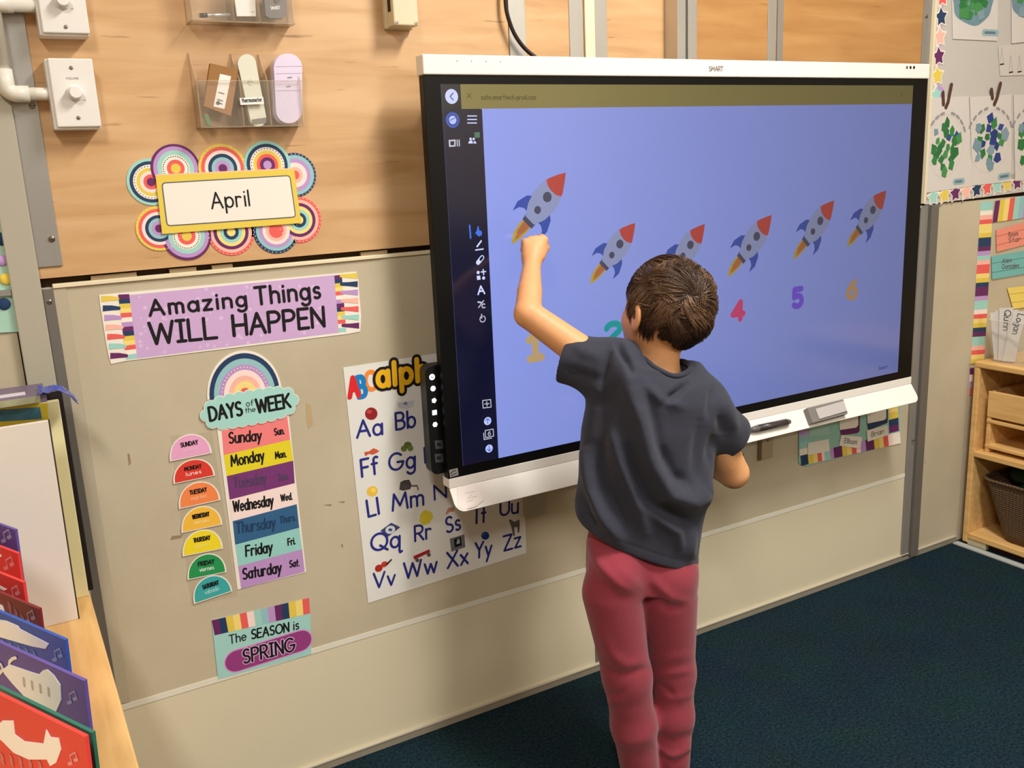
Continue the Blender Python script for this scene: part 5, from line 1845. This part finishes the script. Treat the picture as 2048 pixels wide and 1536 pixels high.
# ------------------------------------------------------------------ the child at the display
class Sdf:
    """signed distance grid with local smooth unions, meshed by surface nets"""

    def __init__(self, lo, hi, h):
        self.lo, self.h = np.array(lo, float), h
        self.n = np.ceil((np.array(hi) - self.lo) / h).astype(int) + 1
        self.F = np.full(self.n, 0.06, np.float32)

    def region(self, lo, hi, m):
        a = np.clip(np.floor((np.array(lo) - m - self.lo) / self.h).astype(int), 0, self.n)
        b = np.clip(np.ceil((np.array(hi) + m - self.lo) / self.h).astype(int) + 1, 0, self.n)
        ax = [self.lo[i] + self.h * np.arange(a[i], b[i]) for i in range(3)]
        P = np.stack(np.meshgrid(*ax, indexing='ij'), -1).astype(np.float32)
        return tuple(slice(a[i], b[i]) for i in range(3)), P

    def put(self, sl, d, k, op):
        A_ = self.F[sl]
        if op == 'add':
            h_ = np.clip(0.5 + 0.5 * (A_ - d) / k, 0, 1)
            self.F[sl] = A_ * (1 - h_) + d * h_ - k * h_ * (1 - h_)
        else:  # cut
            d = -d
            h_ = np.clip(0.5 - 0.5 * (A_ - d) / k, 0, 1)
            self.F[sl] = A_ * (1 - h_) + d * h_ + k * h_ * (1 - h_)

    def capsule(self, a, b, ra, rb, k=0.01, op='add'):
        a, b = np.array(a, float), np.array(b, float)
        r = max(ra, rb)
        sl, P = self.region(np.minimum(a, b) - r, np.maximum(a, b) + r, k + 0.02)
        ba = b - a
        t = np.clip(((P - a) @ ba) / (ba @ ba), 0, 1)
        d = np.linalg.norm(P - a - t[..., None] * ba, axis=-1) - (ra + (rb - ra) * t)
        self.put(sl, d.astype(np.float32), k, op)

    def ellipsoid(self, c, r, axes=np.eye(3), k=0.01, op='add'):
        c, r = np.array(c, float), np.array(r, float)
        m = max(r)
        sl, P = self.region(c - m, c + m, k + 0.02)
        q = (P - c) @ np.array(axes).T
        k0 = np.linalg.norm(q / r, axis=-1)
        k1 = np.linalg.norm(q / (r * r), axis=-1) + 1e-9
        self.put(sl, (k0 * (k0 - 1) / k1).astype(np.float32), k, op)

    def loft(self, secs, U, V, k=0.02):
        """secs: (centre, half width along U, half depth along V) from top to bottom"""
        S = sorted(secs, key=lambda s: s[0][2])
        z = np.array([s[0][2] for s in S])
        m = max(max(s[1], s[2]) for s in S)
        cs = np.array([s[0] for s in S])
        sl, P = self.region(cs.min(0) - (m, m, 0), cs.max(0) + (m, m, 0), k + 0.02)
        zz = P[..., 2]
        cx, cy = np.interp(zz, z, cs[:, 0]), np.interp(zz, z, cs[:, 1])
        a, b = np.interp(zz, z, [s[1] for s in S]), np.interp(zz, z, [s[2] for s in S])
        dx, dy = P[..., 0] - cx, P[..., 1] - cy
        u, v = (dx * U[0] + dy * U[1]) / a, (dx * V[0] + dy * V[1]) / b
        d = ((np.abs(u) ** 2.3 + np.abs(v) ** 2.3) ** (1 / 2.3) - 1) * np.minimum(a, b)
        d = np.maximum(d, np.maximum(z[0] - zz, zz - z[-1]))
        self.put(sl, d.astype(np.float32), k, 'add')

    def halfspace(self, p, n, lo, hi, k=0.004):
        """remove what lies beyond plane p, n inside the box lo..hi"""
        sl, P = self.region(lo, hi, 0)
        d = (P - np.array(p)) @ np.array(n)
        self.put(sl, (-d).astype(np.float32), k, 'cut')

    def mesh(self):
        F = self.F
        s = F < 0
        c = np.zeros(np.array(F.shape) - 1, np.uint8)
        offs = [(i, j, k_) for i in (0, 1) for j in (0, 1) for k_ in (0, 1)]
        nx, ny, nz = c.shape
        for i, j, k_ in offs:
            c += s[i:i + nx, j:j + ny, k_:k_ + nz]
        act = (c > 0) & (c < 8)
        ijk = np.argwhere(act)
        idx = -np.ones(c.shape, np.int32)
        idx[act] = np.arange(len(ijk))
        vals = np.stack([F[ijk[:, 0] + i, ijk[:, 1] + j, ijk[:, 2] + k_] for i, j, k_ in offs], 1)
        pos = np.zeros((len(ijk), 3))
        cnt = np.zeros(len(ijk))
        O_ = np.array(offs, float)
        for e0 in range(8):
            for e1 in range(e0 + 1, 8):
                if np.abs(O_[e0] - O_[e1]).sum() != 1:
                    continue
                v0, v1 = vals[:, e0], vals[:, e1]
                cr = (v0 < 0) != (v1 < 0)
                t = np.where(cr, v0 / np.where(cr, v0 - v1, 1), 0)
                pos += np.where(cr[:, None], O_[e0] + t[:, None] * (O_[e1] - O_[e0]), 0)
                cnt += cr
        V = self.lo + self.h * (ijk + pos / cnt[:, None])
        faces = []
        for ax in range(3):
            a1, a2 = (ax + 1) % 3, (ax + 2) % 3
            sl0 = [slice(None)] * 3
            sl1 = [slice(None)] * 3
            sl0[ax], sl1[ax] = slice(0, -1), slice(1, None)
            x = s[tuple(sl0)] != s[tuple(sl1)]
            e = np.argwhere(x)
            ok = (e[:, a1] > 0) & (e[:, a2] > 0) & (e[:, a1] < c.shape[a1]) & (e[:, a2] < c.shape[a2]) & (e[:, ax] < c.shape[ax])
            e = e[ok]
            q = []
            for d1, d2 in ((0, 0), (1, 0), (1, 1), (0, 1)):
                f = e.copy()
                f[:, a1] -= d1
                f[:, a2] -= d2
                q.append(idx[f[:, 0], f[:, 1], f[:, 2]])
            q = np.stack(q, 1)
            inside = s[e[:, 0], e[:, 1], e[:, 2]]
            q[~inside] = q[~inside][:, ::-1]
            faces.append(q)
        return V, np.concatenate(faces)


def normals(V, Fq):
    n = np.cross(V[Fq[:, 2]] - V[Fq[:, 0]], V[Fq[:, 3]] - V[Fq[:, 1]])
    N_ = np.zeros_like(V)
    for i in range(4):
        np.add.at(N_, Fq[:, i], n)
    return N_ / (np.linalg.norm(N_, axis=1)[:, None] + 1e-12)


def relax(V, Fq, it, lam=0.5):
    for _ in range(it):
        acc = np.zeros_like(V)
        cnt = np.zeros(len(V))
        for i in range(4):
            for j in (1, 3):
                np.add.at(acc, Fq[:, i], V[Fq[:, (i + j) % 4]])
                np.add.at(cnt, Fq[:, i], 1)
        V = V * (1 - lam) + lam * acc / cnt[:, None]
    return V


def seg_dist(Q, L):
    L = np.array(L, float)
    best = np.full(len(Q), 1e9)
    tt = np.zeros(len(Q))
    tot = len(L) - 1
    for i in range(tot):
        a, b = L[i], L[i + 1]
        ba = b - a
        t = np.clip(((Q - a) @ ba) / (ba @ ba), 0, 1)
        d = np.linalg.norm(Q - a - t[:, None] * ba, axis=1)
        w_ = d < best
        best = np.where(w_, d, best)
        tt = np.where(w_, (i + t) / tot, tt)
    return best, tt


def crease(V, Fq, folds, extra=None, gain=1.0):
    """raise or sink cloth along folds traced on the side the photo shows"""
    N_ = normals(V, Fq)
    Q = to_px(V)
    view = CAM_C - V
    view /= np.linalg.norm(view, axis=1)[:, None]
    face = np.clip((N_ * view).sum(1) * 3, 0, 1)
    disp = np.zeros(len(V))
    for L, amp, wd in folds:
        amp = amp * gain
        d, t = seg_dist(Q, L)
        disp += amp * np.exp(-(d / wd) ** 2) * np.sin(np.pi * np.clip(t * .92 + .04, 0, 1)) ** .5
    disp *= face
    if extra is not None:
        disp += extra(V)
    return V + N_ * disp[:, None]


def quad_object(name, V, Fq, m, parent=None, origin=None):
    mb = MB()
    mb.v = V
    o_ = None
    me = bpy.data.meshes.new(name)
    o_ = bpy.data.objects.new(name, me)
    COL.objects.link(o_)
    org = np.array(origin if parent is None else ORIGIN[parent.name], float)
    if parent is None:
        o_.location = org
    else:
        o_.parent = parent
    ORIGIN[o_.name] = org
    W_ = (V - org).astype(np.float32)
    n = len(Fq)
    me.vertices.add(len(W_))
    me.vertices.foreach_set('co', W_.ravel())
    me.loops.add(n * 4)
    me.loops.foreach_set('vertex_index', Fq.astype(np.int32).ravel())
    me.polygons.add(n)
    me.polygons.foreach_set('loop_start', np.arange(0, n * 4, 4, dtype=np.int32))
    me.polygons.foreach_set('use_smooth', np.ones(n, bool))
    me.update(calc_edges=True)
    me.validate()
    me.materials.append(m)
    return o_


def unit(v):
    v = np.array(v, float)
    return v / np.linalg.norm(v)


BF = unit((0.34, 0.94, 0))                      # the way the torso faces
FD = unit((0.62, 0.78, 0))
BR = np.array([BF[1], -BF[0], 0])               # the child's right
HF = unit((-0.16, 0.98, 0.16))                  # the way the head faces
HR = unit(np.cross(HF, (0.08, 0, 1)))
HU = np.cross(HR, HF)
HAX = np.array([HR, HF, HU])
HC = at(1342, 612, -0.42)
SHL, SHR = at(1205, 735, -0.375), at(1402, 808, -0.455)
ELL, WRL = at(1056, 628, -0.285), at(1064, 522, -0.185)
ELR = at(1467, 946, -0.455)
HIPL, KNL, ANL = at(1228, 1185, -0.44), at(1254, 1352, -0.45), at(1283, 1566, -0.455)
HIPR, KNR, ANR = at(1336, 1195, -0.465), at(1346, 1345, -0.46), at(1346, 1534, -0.470)
NB, NT = at(1314, 776, -0.42), at(1324, 684, -0.415)
ROWS = [(735, 1225, 1405), (765, 1195, 1418), (800, 1172, 1428), (850, 1162, 1432), (900, 1158, 1431), (950, 1156, 1427), (1000, 1148, 1418), (1050, 1156, 1405), (1100, 1162, 1397), (1160, 1166, 1393)]


def dep(p):
    return (p - CAM_C) @ -CAM_R[:, 2]


SECS = []
for row, xl, xr in ROWS:
    c_ = at((xl + xr) / 2, row, -0.42)
    SECS.append((c_, (xr - xl) / 2 * dep(c_) / FPX, {735: .055, 765: .078, 800: .089}.get(row, 0.093)))
FOOT = np.array([ANL[0] + .04, -0.44, 0.0])

# ---- body
SK = Sdf((-0.02, -0.66, -0.005), (0.60, -0.09, 1.19), 0.0027)
SK.loft([(c_, a * .8, b * .78) for c_, a, b in SECS[3:]], BR, BF, .02)
SK.capsule(SHL, SHR, .04, .04, .03)
SK.capsule(NB - (0, 0, .03), NT, .041, .037, .03)
SK.ellipsoid(NB - BF * .012 - (0, 0, .032), (.068, .052, .036), np.array([BR, BF, (0, 0, 1)]), .03)
# head: cranium, face, jaw
SK.ellipsoid(HC, (.0735, .090, .090), HAX, .01)
SK.ellipsoid(HC + HF * .034 - HU * .048, (.063, .062, .062), HAX, .03)
SK.ellipsoid(HC + HF * .052 - HU * .088, (.038, .034, .026), HAX, .03)
for s in (-1, 1):
    SK.ellipsoid(HC + HF * .062 - HU * .045 + HR * s * .032, (.024, .02, .022), HAX, .02)
    SK.ellipsoid(HC + HF * .083 - HU * .012 + HR * s * .028, (.016, .008, .009), HAX, .012, 'cut')
    SK.ellipsoid(HC + HF * .080 - HU * .013 + HR * s * .028, (.0125, .0115, .0105), HAX, .003)
    # ear
    eo = unit(HR * s + HF * .42)
    eb = HC + HR * s * .0705 - HU * .022 + HF * .012
    ex = unit(np.cross(HU, eo))
    EA = np.array([eo, ex, np.cross(eo, ex)])
    SK.ellipsoid(eb + eo * .010, (.0078, .0175, .028), EA, .006)
    SK.ellipsoid(eb + eo * .016 + HF * .004, (.005, .010, .017), EA, .004, 'cut')
    SK.ellipsoid(eb + eo * .005 - HU * .024 + HF * .002, (.006, .007, .007), EA, .006)
SK.capsule(HC + HF * .082 - HU * .012, HC + HF * .096 - HU * .034, .006, .0095, .010)
SK.ellipsoid(HC + HF * .085 - HU * .058, (.018, .007, .0045), HAX, .006)
SK.ellipsoid(HC + HF * .084 - HU * .067, (.015, .007, .005), HAX, .006)
# raised left arm
SK.capsule(SHL, ELL, .036, .0280, .02)
mid = ELL * .6 + WRL * .4
SK.capsule(ELL, mid, .0275, .0255, .006)
SK.capsule(mid, WRL, .0255, .0175, .003)


def fist(wr, up, back, thumb_dir, reach, pointing):
    """wr wrist, up = wrist to knuckles, back = out of the back of the hand, thumb_dir across toward the thumb"""
    up, back, th = unit(up), unit(back), unit(thumb_dir)
    kn = wr + up * .050
    SK.capsule(wr, wr + up * .02, .0175, .018, .014)
    for i in range(4):
        o_ = th * (.0195 - .013 * i)
        k_ = kn + o_ - up * (.002, 0, .0015, .006)[i] + back * .004
        SK.capsule(wr + up * .012 + o_ * .55, k_, .0125, .0088, .010)
        ln = (.024, .026, .025, .020)[i]
        if pointing and i == 0:
            p1 = k_ - back * .020 + up * .006
            p2 = p1 - back * .012 + up * .004
            SK.capsule(k_, p1, .0082, .0072, .004)
            SK.capsule(p1, p2, .0070, .0060, .003)
            continue
        p1 = k_ - back * ln * .92 + up * .003
        p2 = p1 - up * .020 - back * .001
        p3 = p2 + back * .012 - up * .004
        SK.capsule(k_, p1, .0082, .0076, .003)
        SK.capsule(p1, p2, .0074, .0070, .0025)
        SK.capsule(p2, p3, .0068, .0060, .0025)
    t0 = wr + up * .012 + th * .016 - back * .004
    t1 = t0 + up * .018 + th * .012 - back * .008
    t2 = t1 + up * .014 - th * .006 - back * .010
    SK.capsule(t0, t1, .0115, .0088, .010)
    SK.capsule(t1, t2, .0082, .0066, .003)


fist(WRL, at(1072, 462, -0.160) - WRL, (-.35, -.92, .1), (.92, -.35, 0), .04, True)
# right arm: elbow out, forearm across to the belly
SK.capsule(SHR, ELR, .036, .033, .02)
WRR = np.array([0.415, -0.315, ELR[2] + .045])
SK.capsule(ELR, ELR * .55 + WRR * .45, .032, .0255, .006)
SK.capsule(ELR * .55 + WRR * .45, WRR, .0255, .0175, .003)
fist(WRR, (-.8, .3, .2), (.25, .95, .1), (0, 0, 1), .03, False)
# legs and feet
for hp, kn, an in ((HIPL, KNL, ANL), (HIPR, KNR, ANR)):
    SK.capsule(hp, kn, .048, .036, .02)
    SK.capsule(kn, an, .036, .025, .02)
    z0 = np.array((an[0], an[1], .030))
    SK.capsule(an, z0 - FD * .008, .026, .026, .015)
    SK.capsule(z0 - FD * .010, z0 + FD * .085 - (0, 0, .006), .026, .022, .015)
    SK.ellipsoid(z0 + FD * .10 - (0, 0, .010), (.030, .028, .017), np.array([(FD[1], -FD[0], 0), FD, (0, 0, 1)]), .015)
SK.halfspace((0, 0, .002), (0, 0, -1), (-.02, -.66, -.01), (.6, -.09, .03), .002)
V, Fq = SK.mesh()
V = relax(V, Fq, 2, .4)
M_SKIN = mat((222, 162, 112), 0.5, 0.35, noise=0.05, nscale=60, bump=0.06, bscale=600, sss=0.12)
CH = quad_object('child', V, Fq, M_SKIN, None, FOOT)
tag(CH, 'child in charcoal t-shirt and rose pants touching the first rocket', 'person')

# ---- eyes
MW, MI = mat((236, 232, 228), .15, .5), mat((70, 44, 28), .15, .5)
for s in (-1, 1):
    e_ = HC + HF * .0815 - HU * .0125 + HR * s * .028
    MB().ball(e_, .0104, MW, 10, HAX).ball(e_ + HF * .0068, .0046, MI, 8, HAX).build('eye', CH, smooth=True)

# ---- t-shirt
SH = Sdf((-0.02, -0.66, 0.40), (0.60, -0.22, 1.06), 0.0030)
SH.loft(SECS, BR, BF, .03)
SH.ellipsoid((SHL + SHR) / 2 + (0, 0, -.01) - BF * .005, (.13, .082, .06), np.array([unit(SHR - SHL), BF, np.cross(unit(SHR - SHL), BF)]), .03)
SH.capsule(SHL + (0.01, 0, -.012), SHR + (0, 0, -.012), .052, .050, .035)
SH.capsule(at(1258, 716, -0.40), at(1232, 716, -0.385), .036, .036, .03)
SH.capsule(at(1375, 772, -0.43), at(1400, 792, -0.44), .040, .040, .03)
SH.ellipsoid(NB - (0, 0, .050) - BF * .01, (.075, .060, .042), np.array([BR, BF, (0, 0, 1)]), .03)
LSE = at(1127, 716, -0.325)                     # left sleeve end
SH.capsule(SHL, at(1100, 706, -0.30), .053, .054, .03)
RSE = at(1462, 876, -0.455)
SH.capsule(SHR + (0, 0, -.012), at(1490, 900, -0.455), .049, .053, .035)
# cut sleeves, hem, openings
ln_ = unit(at(1060, 690, -0.27) - at(1190, 732, -0.37))
SH.halfspace(LSE, ln_, LSE - .10, LSE + .10)
rn_ = unit(at(1462 + 62, 876 + 48, -0.455) - at(1462, 876, -0.455))
SH.halfspace(RSE, rn_, RSE - .085, RSE + (.12, .09, .09))
SH.halfspace(RSE, rn_, RSE + (-.04, -.1, -.16), RSE + (.15, .1, .05))
SH.capsule(LSE - ln_ * .03, LSE + ln_ * .10, .040, .050, .004, 'cut')
arm_r = unit(ELR - SHR)
SH.capsule(RSE - arm_r * .02 + (.0, 0, -.005), RSE + arm_r * .10, .036, .044, .004, 'cut')
H1, H2, H3 = at(1160, 1052, -.40), at(1396, 1116, -.46), at(1290, 1130, -.515)
hn = unit(np.cross(H2 - H1, H3 - H1))
hn = hn if hn[2] < 0 else -hn
SH.halfspace(H1, hn, (-.02, -.66, .38), (.6, -.2, .66))
hc = (H1 + H2) / 2
SH.ellipsoid(hc + hn * .03, (.112, .078, .055), np.array([BR, BF, (0, 0, 1)]), .004, 'cut')
PRE = SH.F.copy()
NA, NE = NB + (-0.006, -0.028, -.051), NT + (0, 0, .03)
SH.capsule(NA, NE, .0505, .062, .004, 'cut')
V, Fq = SH.mesh()
V = relax(V, Fq, 3, .5)
FOLDS = [
    ([(1240, 705), (1262, 770), (1286, 850), (1303, 925), (1335, 985), (1378, 1000), (1412, 985)], .013, 24),
    ([(1284, 776), (1300, 830), (1313, 893), (1341, 950), (1372, 972)], -.007, 14),
    ([(1233, 690), (1246, 720), (1262, 752)], -.007, 7),
    ([(1222, 700), (1212, 735), (1200, 772)], -.006, 8),
    ([(1215, 790), (1208, 850), (1196, 930)], -.004, 16),
    ([(1371, 770), (1352, 786), (1330, 804)], -.005, 7),
    ([(1290, 770), (1320, 800), (1362, 812)], .003, 10),
    ([(1425, 778), (1423, 800), (1418, 832)], -.003, 8),
    ([(1432, 870), (1424, 900), (1420, 930)], -.004, 11),
    ([(1402, 850), (1396, 900), (1392, 960)], -.004, 14),
    ([(1172, 905), (1186, 970), (1206, 1030), (1240, 1080)], .008, 14),
    ([(1195, 900), (1214, 980), (1248, 1050)], -.006, 14),
    ([(1222, 860), (1246, 930), (1270, 990), (1290, 1060)], .007, 15),
    ([(1255, 900), (1276, 960), (1300, 1020)], -.006, 14),
    ([(1285, 1010), (1322, 1040), (1352, 1062), (1360, 1100)], .006, 12),
    ([(1310, 1010), (1350, 1036), (1385, 1050)], -.006, 12),
    ([(1155, 985), (1170, 1030), (1190, 1062)], -.006, 10),
    ([(1385, 1060), (1380, 1090), (1378, 1116)], .004, 10),
    ([(1130, 740), (1160, 752), (1196, 760)], -.003, 12),
    ([(1145, 690), (1170, 704), (1200, 712)], .002, 12),
    ([(1450, 800), (1462, 832), (1470, 860)], .003, 12),
    ([(1440, 830), (1446, 870)], -.003, 10),
]


def hem_line(P_):
    d = -((P_ - H1) @ hn)
    return -.0013 * np.exp(-((d - .021) / .0022) ** 2) + .0006 * np.clip(1 - d / .02, 0, 1)


V = crease(V, Fq, FOLDS, hem_line, 2.9)
V = relax(V, Fq, 1, .3)
M_SHIRT = mat((56, 57, 68), 0.9, 0.12, noise=0.1, nscale=90, bump=0.2, bscale=900, sheen=0.1)
SHO = quad_object('t_shirt', V, Fq, M_SHIRT, CH)
# ribbed neckband
nx = unit(NE - NA)
e1 = unit(np.cross(nx, (0, 1, 0)))
e2 = np.cross(nx, e1)
Ln_ = np.linalg.norm(NE - NA)
ring = []
for t in np.linspace(0, 2 * math.pi, 49):
    last = None
    for h_ in np.arange(-.055, .12, .001):
        rr = .0505 + .0115 * min(max(h_ / Ln_, 0), 1) if h_ > 0 else math.sqrt(max(.0505 ** 2 - h_ * h_, 0))
        p = NA + nx * h_ + rr * (math.cos(t) * e1 + math.sin(t) * e2)
        k3 = np.round((p - SH.lo) / SH.h).astype(int)
        if (k3 >= 0).all() and (k3 < SH.n).all() and PRE[tuple(k3)] < 0:
            last = p
    ring.append(last if last is not None else NA + .0505 * (math.cos(t) * e1 + math.sin(t) * e2))
ring = np.array(ring[:-1])
for _ in range(3):
    ring = (np.roll(ring, 1, 0) + ring * 2 + np.roll(ring, -1, 0)) / 4
ring = [p - nx * .001 for p in ring] + [ring[0] - nx * .001]
MB().tube(ring, .0055, M_SHIRT, 10).build('neckband', SHO, smooth=True)

# ---- pants
PT = Sdf((-0.02, -0.64, 0.03), (0.52, -0.28, 0.70), 0.0032)
ps = []
for row, xl, xr in ((1010, 1178, 1392), (1075, 1170, 1394), (1130, 1171, 1392), (1160, 1174, 1390)):
    c_ = at((xl + xr) / 2, row, -0.425)
    ps.append((c_, (xr - xl) / 2 * dep(c_) / FPX * (.9 if row < 1050 else .985 if row < 1100 else 1), .068 if row < 1100 else .080))
PT.loft(ps, BR, BF, .02)
for hp in (HIPL, HIPR):
    PT.ellipsoid(hp - BF * .016 + (0, 0, .05), (.052, .050, .055), np.array([BR, BF, (0, 0, 1)]), .03)
for hp, kn, an, r0, r1, r2 in ((HIPL + BR * -.004, KNL, ANL, .062, .0495, .039), (HIPR, KNR, ANR, .062, .046, .036)):
    PT.capsule(hp, kn, r0, r1, .014)
    m2 = kn * .55 + an * .45
    PT.capsule(kn, m2, r1, (r1 + r2) / 2 + .002, .02)
    PT.capsule(m2, an, (r1 + r2) / 2 + .002, r2, .02)
for an in (ANL, ANR):
    PT.halfspace((an[0], an[1], an[2] - .002), (0, 0, -1), an - (.06, .06, .08), an + (.06, .06, .03))
    PT.capsule(an - (0, 0, .06), an + (0, 0, .012), .031, .028, .003, 'cut')
V, Fq = PT.mesh()
V = relax(V, Fq, 3, .5)
PF = [
    ([(1300, 1136), (1310, 1165), (1340, 1195), (1372, 1205)], .006, 11),
    ([(1304, 1180), (1335, 1215), (1362, 1212)], -.006, 10),
    ([(1235, 1140), (1262, 1160), (1290, 1182)], .004, 11),
    ([(1180, 1090), (1200, 1130), (1238, 1168), (1270, 1185)], .007, 11),
    ([(1175, 1120), (1196, 1160), (1240, 1195)], -.006, 11),
    ([(1200, 1262), (1225, 1312), (1252, 1330), (1296, 1322)], .006, 12),
    ([(1210, 1340), (1240, 1350), (1290, 1338)], -.004, 8),
    ([(1214, 1384), (1232, 1392), (1250, 1380)], -.004, 7),
    ([(1206, 1392), (1216, 1402), (1240, 1404)], .005, 9),
    ([(1310, 1318), (1340, 1316), (1384, 1310)], .0025, 10),
    ([(1312, 1352), (1342, 1346), (1386, 1340)], .005, 9),
    ([(1312, 1364), (1335, 1380), (1348, 1392)], -.005, 7),
    ([(1330, 1395), (1360, 1396), (1386, 1388)], .004, 9),
    ([(1312, 1470), (1345, 1482), (1382, 1468)], -.005, 8),
    ([(1316, 1492), (1338, 1512), (1360, 1508), (1381, 1490)], .008, 8),
    ([(1320, 1506), (1345, 1524), (1378, 1508)], -.006, 6),
    ([(1230, 1480), (1262, 1490), (1306, 1470)], .003, 10),
]
V = crease(V, Fq, PF, None, .75)
V = relax(V, Fq, 1, .3)
M_PANTS = mat((144, 57, 69), 0.9, 0.12, noise=0.08, nscale=90, bump=0.2, bscale=800, sheen=0.2)
PO = quad_object('pants', V, Fq, M_PANTS, CH)

# ---- hair: short strands growing from a whorl at the crown
HRAD = np.array([.0735, .090, .090]) + .0012
g = np.random.default_rng(11)


def hair_line(q):
    """q: unit head-space direction (right, forward, up)"""
    x, y, z = q[:, 0], q[:, 1], q[:, 2]
    line = np.where(y > .3, .02 + (y - .3) * .95, np.where(y > -.15, .03, .03 - np.clip(-.15 - y, 0, .6) * 2.1))
    line = np.maximum(line, -.85)
    return line


def hair_ok(q):
    return q[:, 2] > hair_line(q)


def flow(q, wq):
    """combing direction on the unit ball: away from the whorl with a swirl"""
    d = q - wq
    d = d - q * (d * q).sum(1)[:, None]
    d /= np.linalg.norm(d, axis=1)[:, None] + 1e-6
    sw = np.cross(q, d)
    dist = np.arccos(np.clip(q @ wq, -1, 1))
    f = d + sw * (.55 * np.exp(-dist / .4))[:, None]
    f += np.array([0, .25, -.55]) * np.clip(dist - .5, 0, 1)[:, None]
    f = f - q * (f * q).sum(1)[:, None]
    return f / (np.linalg.norm(f, axis=1)[:, None] + 1e-6)


cv = CAM_C - HC
wray = HC + 0
wd_ = ray(1385, 592)
# whorl: where the line of sight through the crown meets the skull
o_ = (CAM_C - HC) @ HAX.T / HRAD
d_ = (wd_ @ HAX.T) / HRAD
bq = o_ @ d_
t_ = (-bq - math.sqrt(bq * bq - (d_ @ d_) * (o_ @ o_ - 1))) / (d_ @ d_)
wq = unit(o_ + t_ * d_)
NS = 15000
q = g.normal(size=(NS * 2, 3))
q /= np.linalg.norm(q, axis=1)[:, None]
q = q[hair_ok(q + g.normal(size=q.shape) * .012)][:NS]
n_ = len(q)
dist = np.arccos(np.clip(q @ wq, -1, 1))
low = np.clip((q[:, 2] + .62) / .8, 0, 1)
length = (.008 + .034 * low ** 1.2) * np.clip(1.25 - q[:, 1] * .6, .6, 1) * np.clip((q[:, 2] - hair_line(q)) * 3.2 + .22, .22, 1) * g.uniform(.75, 1.2, n_)
lift = (.002 + .0060 * low) * g.uniform(.5, 1.25, n_)
clump = g.normal(size=(150, 3))
clump /= np.linalg.norm(clump, axis=1)[:, None]
ci = np.argmax(q @ clump.T, 1)
cdir = g.normal(size=(150, 3)) * .6
clift = g.uniform(.6, 1.45, 150)
csh = g.uniform(0, 1, 150)
SEG = 5
cur = q.copy()
path = []
for j in range(SEG):
    f_ = j / (SEG - 1)
    n3 = cur / HRAD
    n3 = n3 / np.linalg.norm(n3, axis=1)[:, None]
    h_ = (.0006 + lift * clift[ci] * np.sin(f_ * 1.9) * .95)
    path.append((cur * HRAD + n3 * h_[:, None]))
    fl = flow(cur, wq) + cdir[ci] + g.normal(size=cur.shape) * .13
    step = fl * (length / (SEG - 1))[:, None] / HRAD
    cur = cur + step
    cur /= np.linalg.norm(cur, axis=1)[:, None]
path = np.stack(path, 1) @ HAX + HC            # n, SEG, 3
tan = np.gradient(path, axis=1)
tan /= np.linalg.norm(tan, axis=2)[:, :, None] + 1e-9
out = unit(HC)[None, None] * 0 + (path - HC)
out /= np.linalg.norm(out, axis=2)[:, :, None]
sd = np.cross(tan, out)
sd /= np.linalg.norm(sd, axis=2)[:, :, None] + 1e-9
rad = np.array([.0011, .0011, .0010, .0008, .0003])[None, :, None]
ringv = np.stack([path + rad * sd, path - rad * sd * .5 + rad * .7 * out, path - rad * sd * .5 - rad * .7 * out], 2)
HV = ringv.reshape(-1, 3)
base_i = (np.arange(n_) * SEG * 3)[:, None]
fq = []
for j in range(SEG - 1):
    for k in range(3):
        fq.append([j * 3 + k, j * 3 + (k + 1) % 3, (j + 1) * 3 + (k + 1) % 3, (j + 1) * 3 + k])
fq = np.array(fq)
HFQ = (base_i[:, :, None] + fq[None]).reshape(-1, 4)
# scalp cap under the strands
capv, capf = [], []
nu, nv = 120, 60
th = np.linspace(0, math.pi, nv + 1)
ph = np.linspace(0, 2 * math.pi, nu, endpoint=False)
T_, P2 = np.meshgrid(th, ph, indexing='ij')
cq = np.stack([np.sin(T_) * np.cos(P2), np.sin(T_) * np.sin(P2), np.cos(T_)], -1).reshape(-1, 3)
ok = hair_ok(cq)
cf = []
for i in range(nv):
    for j in range(nu):
        f4 = [i * nu + j, i * nu + (j + 1) % nu, (i + 1) * nu + (j + 1) % nu, (i + 1) * nu + j]
        if all(ok[k] for k in f4):
            cf.append(f4)
CV = (cq * (HRAD + .0004)) @ HAX + HC
allV = np.concatenate([HV, CV])
allF = np.concatenate([HFQ, np.array(cf) + len(HV)])
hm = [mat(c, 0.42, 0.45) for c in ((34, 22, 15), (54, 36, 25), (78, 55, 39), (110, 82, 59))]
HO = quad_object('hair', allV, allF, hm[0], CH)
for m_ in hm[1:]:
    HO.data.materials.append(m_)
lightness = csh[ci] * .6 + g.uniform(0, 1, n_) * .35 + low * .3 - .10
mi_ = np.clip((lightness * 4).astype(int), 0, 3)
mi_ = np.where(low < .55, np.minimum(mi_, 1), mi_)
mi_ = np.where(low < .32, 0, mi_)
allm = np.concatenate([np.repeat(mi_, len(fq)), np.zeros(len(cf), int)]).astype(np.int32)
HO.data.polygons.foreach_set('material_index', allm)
HO.data.update()
